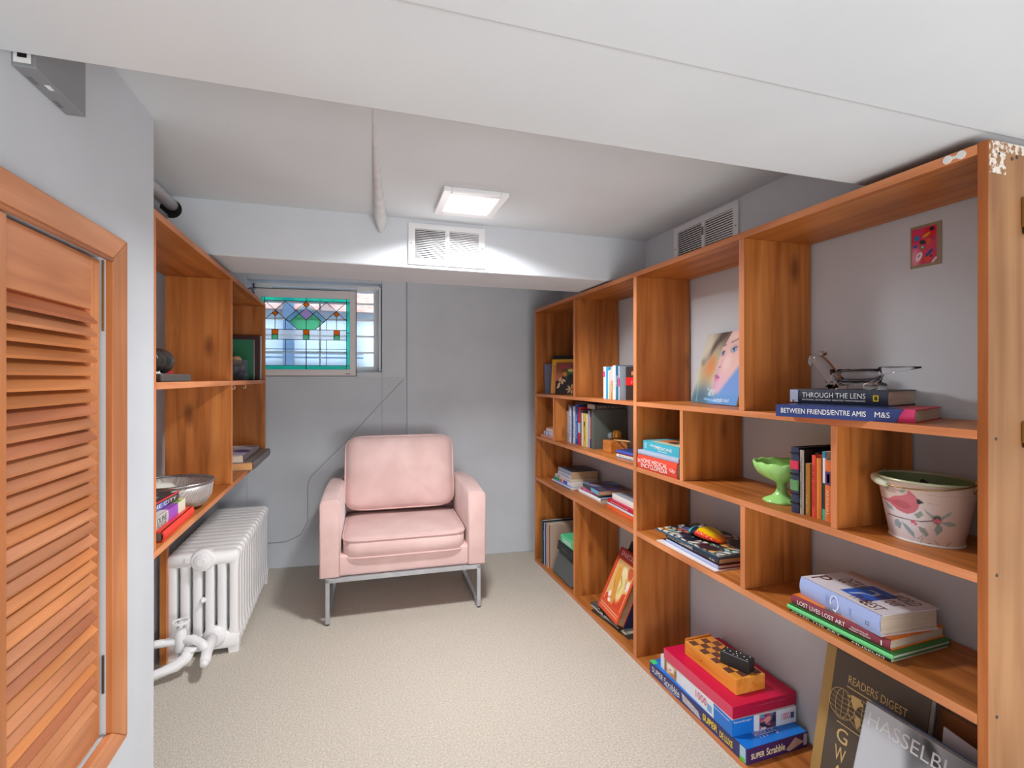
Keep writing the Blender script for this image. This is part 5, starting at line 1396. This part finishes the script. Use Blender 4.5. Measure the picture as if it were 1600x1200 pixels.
bx(.075, .322, 0, .252, .325, .0006, 'gilt_rule', gold)
def globe(cx_, cy_, r):
    b = MB()
    for k in range(5):
        q = -1 + 2 * k / 4.0
        b.tube([F(cx_ + r * q * math.cos(a), cy_ + r * math.sin(a) * 1.05, .0006) for a in [R(-90 + 180 * i / 16) for i in range(17)]], .0009, 4)
    for k in range(-2, 3):
        yy = r * k / 3.0; xx = math.sqrt(max(0, r * r - yy * yy)); b.tube([F(cx_ - xx, cy_ + yy - .004, .0006), F(cx_, cy_ + yy - .010, .0006), F(cx_ + xx, cy_ + yy - .004, .0006)], .0009, 4)
    b.build('gilt_globe', gold, t)
globe(.068, .268, .040); globe(.128, .268, .040)
b = MB()
def blob(pts): b.face([F(x, y, .0014) for x, y in pts])
blob([(.092, .308), (.118, .310), (.132, .296), (.118, .288), (.110, .272), (.100, .280), (.094, .294)]); blob([(.112, .262), (.126, .258), (.130, .244), (.120, .226), (.112, .244)]); blob([(.08, .300), (.09, .305), (.09, .296)])
b.build('gilt_globe', gold, t, fix=False)
bx(.060, .212, 0, .135, .2145, .0006, 'gilt_rule', gold)
for k, s in enumerate(('G', 'W', 'A')): text(t, 'title', s, F(.065, .162 - k * .052, .0006), Xd, U, .034, .040, gold)
t, F, Xd, U, bx = leaner('book', 'silver-grey photography book with pale lettering leaning in front of the brown atlas', 'book', (1.225, 1.003, zD), 0, .300, .372, .022, math.atan2(.105, .355), mat((186, 190, 198), .35), page=M_pagew)
bx(-.001, -.001, -.024, .300, .375, -.020, 'blue_slipcase', mat((92, 126, 176), .4))
def hass(u, v):
    c = mixc((196, 200, 208), (120, 124, 130), sst(.35, .9, u)); c = mixc(c, (90, 92, 96), .8 * ell(u, v, .50, .72, .10, .35, .3, .5)); c = mixc(c, (215, 216, 218), .8 * ell(u, v, .68, .70, .20, .14, 0, .5)); c = mixc(c, (70, 72, 76), .8 * ell(u, v, .68, .72, .10, .06, 0, .5)); c = mixc(c, (30, 30, 34), .8 * ell(u, v, .55, .93, .10, .04, -.8, .5))
    c = mixc(c, (200, 200, 204), .6 * ell(u, v, .68, .72, .04, .03, 0, .5)); return c
paint(t, 'cover_print', lambda u, v: F(u * .298 + .001, v * .370 + .001, .0004), 0, 0, 60, 70, hass)
text(t, 'title', 'HASSELBLAD', F(.012, .318, .0008), Xd, U, .262, .034, mat((226, 228, 232)))
t = thing('cardboard_sheet', 'brown cardboard sheet leaning on the wall behind the white cards', 'cardboard', (1.455, .905, zD))
b = MB(); b.hexa([(-.06, .0, 0), (-.054, .0, 0), (-.054, -.225, 0), (-.06, -.225, 0), (.0, .0, .375), (.006, .0, .375), (.006, -.225, .372), (0, -.225, .372)]); b.build('sheet', mat((150, 96, 54), .7), t)
t = thing('envelope', 'white card envelope leaning in front of the brown cardboard sheet', 'envelope', (1.40, .862, zD))
b = MB(); b.hexa([(-.05, .0, 0), (-.046, .0, 0), (-.046, -.085, 0), (-.05, -.085, 0), (.0, .0, .365), (.004, .0, .365), (.004, -.085, .352), (0, -.085, .352)]); b.build('sheet', mat((212, 212, 222), .6), t)
t = thing('envelope', 'greyish envelope with a red corner at the near end beside the end panel', 'envelope', (1.43, .775, zD))
b = MB(); b.hexa([(-.05, .0, 0), (-.046, .0, 0), (-.046, -.10, 0), (-.05, -.10, 0), (.0, .0, .37), (.004, .0, .37), (.004, -.10, .358), (0, -.10, .358)]); b.build('sheet', mat((176, 182, 200), .6), t)
b = MB(); b.hexa([(-.0015, -.002, .355), (-.0005, -.002, .355), (-.0005, -.03, .357), (-.0015, -.03, .357), (-.001, -.002, .368), (0.0, -.002, .368), (0, -.006, .368), (-.001, -.006, .368)]); b.build('red_corner', mat((214, 20, 70), .5), t)

# ---------------------------------------------------------------- things on the left shelf unit
zl = .786; zs = 1.239
def lbook(label, xf, y0, z, L, D, T, cov, ang=90, **k):
    return book(k.pop('name', 'book'), label, k.pop('cat', 'book'), (xf, y0, z), R(ang), L, D, T, cov, **k)
G11 = 'books at the near end of the left shelf bottom'
lbook('bright red hardcover at the bottom of the left shelf stack', -.512, 1.648, zl, .300, .22, .030, (226, 52, 40), ang=91, page=mat((112, 98, 88), .8), group=G11, spine=(236, 66, 48))
lbook('thick paperback with white, violet and green spine above the red book', -.532, 1.656, zl + .0305, .262, .17, .036, (216, 206, 200), ang=90, hard=False, page=mat((172, 106, 70), .8), group=G11,
      top=lambda u, v: (216, 206, 196) if u < .38 else ((150, 74, 178) if u < .72 else mixc((232, 214, 120), (96, 150, 60), ell(u, v, .82, .4, .10, .5, 0, .4))),
      more=[(None, .40, .72, 0, 1, mat((168, 84, 196))), ('DUNE', .05, .34, .35, .9, mat((70, 130, 130))), ('BOOK', .05, .34, .08, .28, mat((40, 120, 130))), (None, .74, 1.0, 0, 1, mat((226, 224, 200)))])
lbook('dark paperback with red edge lying askew on top of the left shelf stack', -.560, 1.668, zl + .067, .230, .16, .028, (60, 56, 60), ang=86, hard=False, page=mat((186, 120, 96), .8), group=G11,
      top=rndprint((50, 48, 54), [(200, 200, 206), (90, 90, 100), (30, 30, 34), (220, 220, 220)], 40, 11, .03, .09), more=[(None, 0, 1, .84, 1.0, mat((226, 60, 60))), (None, .08, .60, .1, .7, mat((110, 120, 190))), ('THE CITY', .10, .9, .25, .65, INK_W)])
# mesh colander
t = thing('mesh_bowl', 'silver wire mesh bowl with a rolled rim behind the left shelf books', 'bowl', (-.612, 2.06, zl))
mw_ = bpy.data.materials.new('wire_mesh'); mw_.use_nodes = True
nt = mw_.node_tree; N = nt.nodes.new; Lk = nt.links.new
bs = nt.nodes['Principled BSDF']; bs.inputs['Base Color'].default_value = lin((206, 200, 196)); bs.inputs['Metallic'].default_value = .5; bs.inputs['Roughness'].default_value = .4
tc = N('ShaderNodeTexCoord'); mp = N('ShaderNodeMapping'); mp.inputs['Rotation'].default_value = (.6, .5, .7); ck = N('ShaderNodeTexChecker'); ck.inputs['Scale'].default_value = 330
trn = N('ShaderNodeBsdfTransparent'); mxs = N('ShaderNodeMixShader'); mlt = N('ShaderNodeMath'); mlt.operation = 'MULTIPLY'; mlt.inputs[1].default_value = .55
Lk(tc.outputs['Object'], mp.inputs[0]); Lk(mp.outputs[0], ck.inputs['Vector']); Lk(ck.outputs['Fac'], mlt.inputs[0]); Lk(mlt.outputs[0], mxs.inputs[0]); Lk(bs.outputs[0], mxs.inputs[1]); Lk(trn.outputs[0], mxs.inputs[2]); Lk(mxs.outputs[0], nt.nodes['Material Output'].inputs[0])
b = MB(); b.lathe([(.072, .006), (.105, .014), (.124, .045), (.130, .095), (.128, .095), (.121, .046), (.103, .017), (.071, .009)], (0, 0, 0), 48); b.m = b.m; b.build('mesh', mw_, t, smooth=True)
b = MB(); b.tube([(.130 * math.cos(a), .130 * math.sin(a), .096) for a in [2 * math.pi * k / 48 for k in range(48)]], .0042, 8, closed=True); b.build('rim', M_metal, t, smooth=True)
b = MB(); b.lathe([(.0001, .0), (.072, .0), (.075, .012), (.0001, .010)], (0, 0, 0), 32); b.build('base', M_dkmetal, t, smooth=True)
t = thing('paper_roll', 'crumpled white paper in the wire mesh bowl', 'paper', (-.66, 2.03, zl + .02))
b = MB(); b.tube([(-.02, -.05, .045), (0, 0, .055), (.03, .06, .050)], [.030, .036, .028], 14, flat=.7); b.build('paper', mat((216, 216, 206), .7), t, smooth=True)
# far lower cell: two books lying flat, small dark object
lbook('tan paged grey book lying lowest in the far corner of the left shelf', -.478, 2.80, zl, .52, .24, .042, (120, 110, 104), ang=90, page=mat((214, 160, 106), .8), spine=(112, 104, 104), name='book')
lbook('picture book with blue shapes lying on top in the far corner of the left shelf', -.520, 2.80, zl + .0425, .40, .24, .036, (190, 180, 190), ang=90, page=M_page, spine=(110, 92, 92), top=rndprint((180, 170, 184), [(40, 56, 120), (214, 210, 230), (150, 140, 100), (90, 96, 90), (220, 210, 200)], 18, 3, .08, .25))
t = thing('tin', 'small dark tin standing just behind the left shelf divider', 'tin', (-.565, 2.55, zl))
b = MB(); b.lathe([(.0001, 0), (.018, 0), (.018, .045), (.0001, .045)], (0, 0, 0), 20); b.build('tin_body', mat((52, 52, 66), .4), t)
# far upper cell: green chalkboard-like frame and a glass vase of balls
t = thing('picture_frame', 'green panel in a maroon frame leaning in the far upper corner of the left shelf', 'picture frame', (-.524, 3.255, zs))
b = MB(); b.box(-.22, .02, 0, .0, .035, .262); b.build('frame', mat((70, 34, 38), .4), t, bevel=.002)
b = MB(); b.box(-.20, .014, .006, -.034, .020, .238); b.build('green_panel', mat((44, 122, 84), .5), t)
b = MB(); b.box(-.034, .012, .0, -.026, .020, .238); b.box(-.0, .016, .0, .008, .04, .262); b.build('silver_edge', M_metal, t, bevel=.002)
t = thing('vase', 'square clear vase full of marble balls beside the green panel', 'vase', (-.612, 3.08, zs))
b = MB()
for (x0, y0, x1, y1) in ((-.055, -.055, .055, -.051), (-.055, .051, .055, .055), (-.055, -.051, -.051, .051), (.051, -.051, .055, .051)): b.box(x0, y0, 0, x1, y1, .112)
b.box(-.051, -.051, 0, .051, .051, .006)
b.build('glass', glassy('vase_glass', (226, 234, 240), clear=.9), t)
cols_ = [((-.022, -.022, .032), .026, (150, 130, 140), 'mauve-grey'), ((.026, -.020, .033), .025, (110, 106, 116), 'dark slate'), ((-.02, .026, .034), .024, (176, 170, 160), 'stone grey'), ((.027, .027, .036), .022, (120, 110, 120), 'smoke grey'),
         ((.002, -.012, .070), .019, (190, 182, 170), 'pale stone'), ((.030, -.010, .080), .020, (196, 150, 156), 'rose'), ((-.028, -.004, .082), .023, (150, 130, 136), 'dusky pink'), ((.010, .024, .082), .020, (170, 160, 160), 'light grey'), ((.006, -.010, .122), .027, (226, 176, 130), 'peach')]
for (p, r, c, nm) in cols_:
    b = MB(); b.ball((0, 0, 0), r, 20)
    o = b.build('ball', noisy('marble_' + nm.replace(' ', '_').replace('-', '_'), tuple(max(0, q - 20) for q in c), tuple(min(255, q + 15) for q in c), (30, 30, 30), 1.5, 3, .3), None, smooth=True)
    o.location = (-.612 + p[0], 3.08 + p[1], zs + p[2] * .88)
    tag(o, nm + ' polished stone ball in the clear square vase', 'ball', 'stone balls in the clear vase')
# near upper cell: old camera lens on a stand
t = thing('camera_lens', 'dark ribbed camera lens lying on its side near the front of the upper left shelf', 'lens', (-.585, 1.78, zs + .028))
b = MB(); b.lathe([(.0001, -.06), (.030, -.06), (.034, -.045), (.030, -.03), (.036, -.02), (.036, .0), (.030, .006), (.040, .02), (.042, .055), (.036, .062), (.034, .050), (.0001, .045)], (0, .02, .036), 32, 0, 'y', mod=lambda a, z: 1 + (.02 * math.cos(a * 24) if -.02 < z < .0 else 0))
b.build('barrel', mat((58, 54, 52), .35, .3), t, smooth=True)
t2 = thing('box', 'flat dark grey case under the camera lens', 'case', (-.60, 1.70, zs))
b = MB(); b.box(-.09, -.02, 0, .075, .26, .024); b.build('box_body', mat((84, 80, 76), .5), t2, bevel=.003)
b = MB(); b.box(-.02, .262, .004, .06, .266, .022); b.build('box_label', M_white, t2)
t3 = thing('box', 'small red and white packet between the lens and the dark case', 'packet', (-.60, 1.80, zs + .0245))
b = MB(); b.box(-.03, -.02, 0, .03, .065, .011); b.box(-.03, .065, 0, .03, .135, .011, 1); b.build('packet', [M_white, mat((190, 20, 40), .5)], t3)
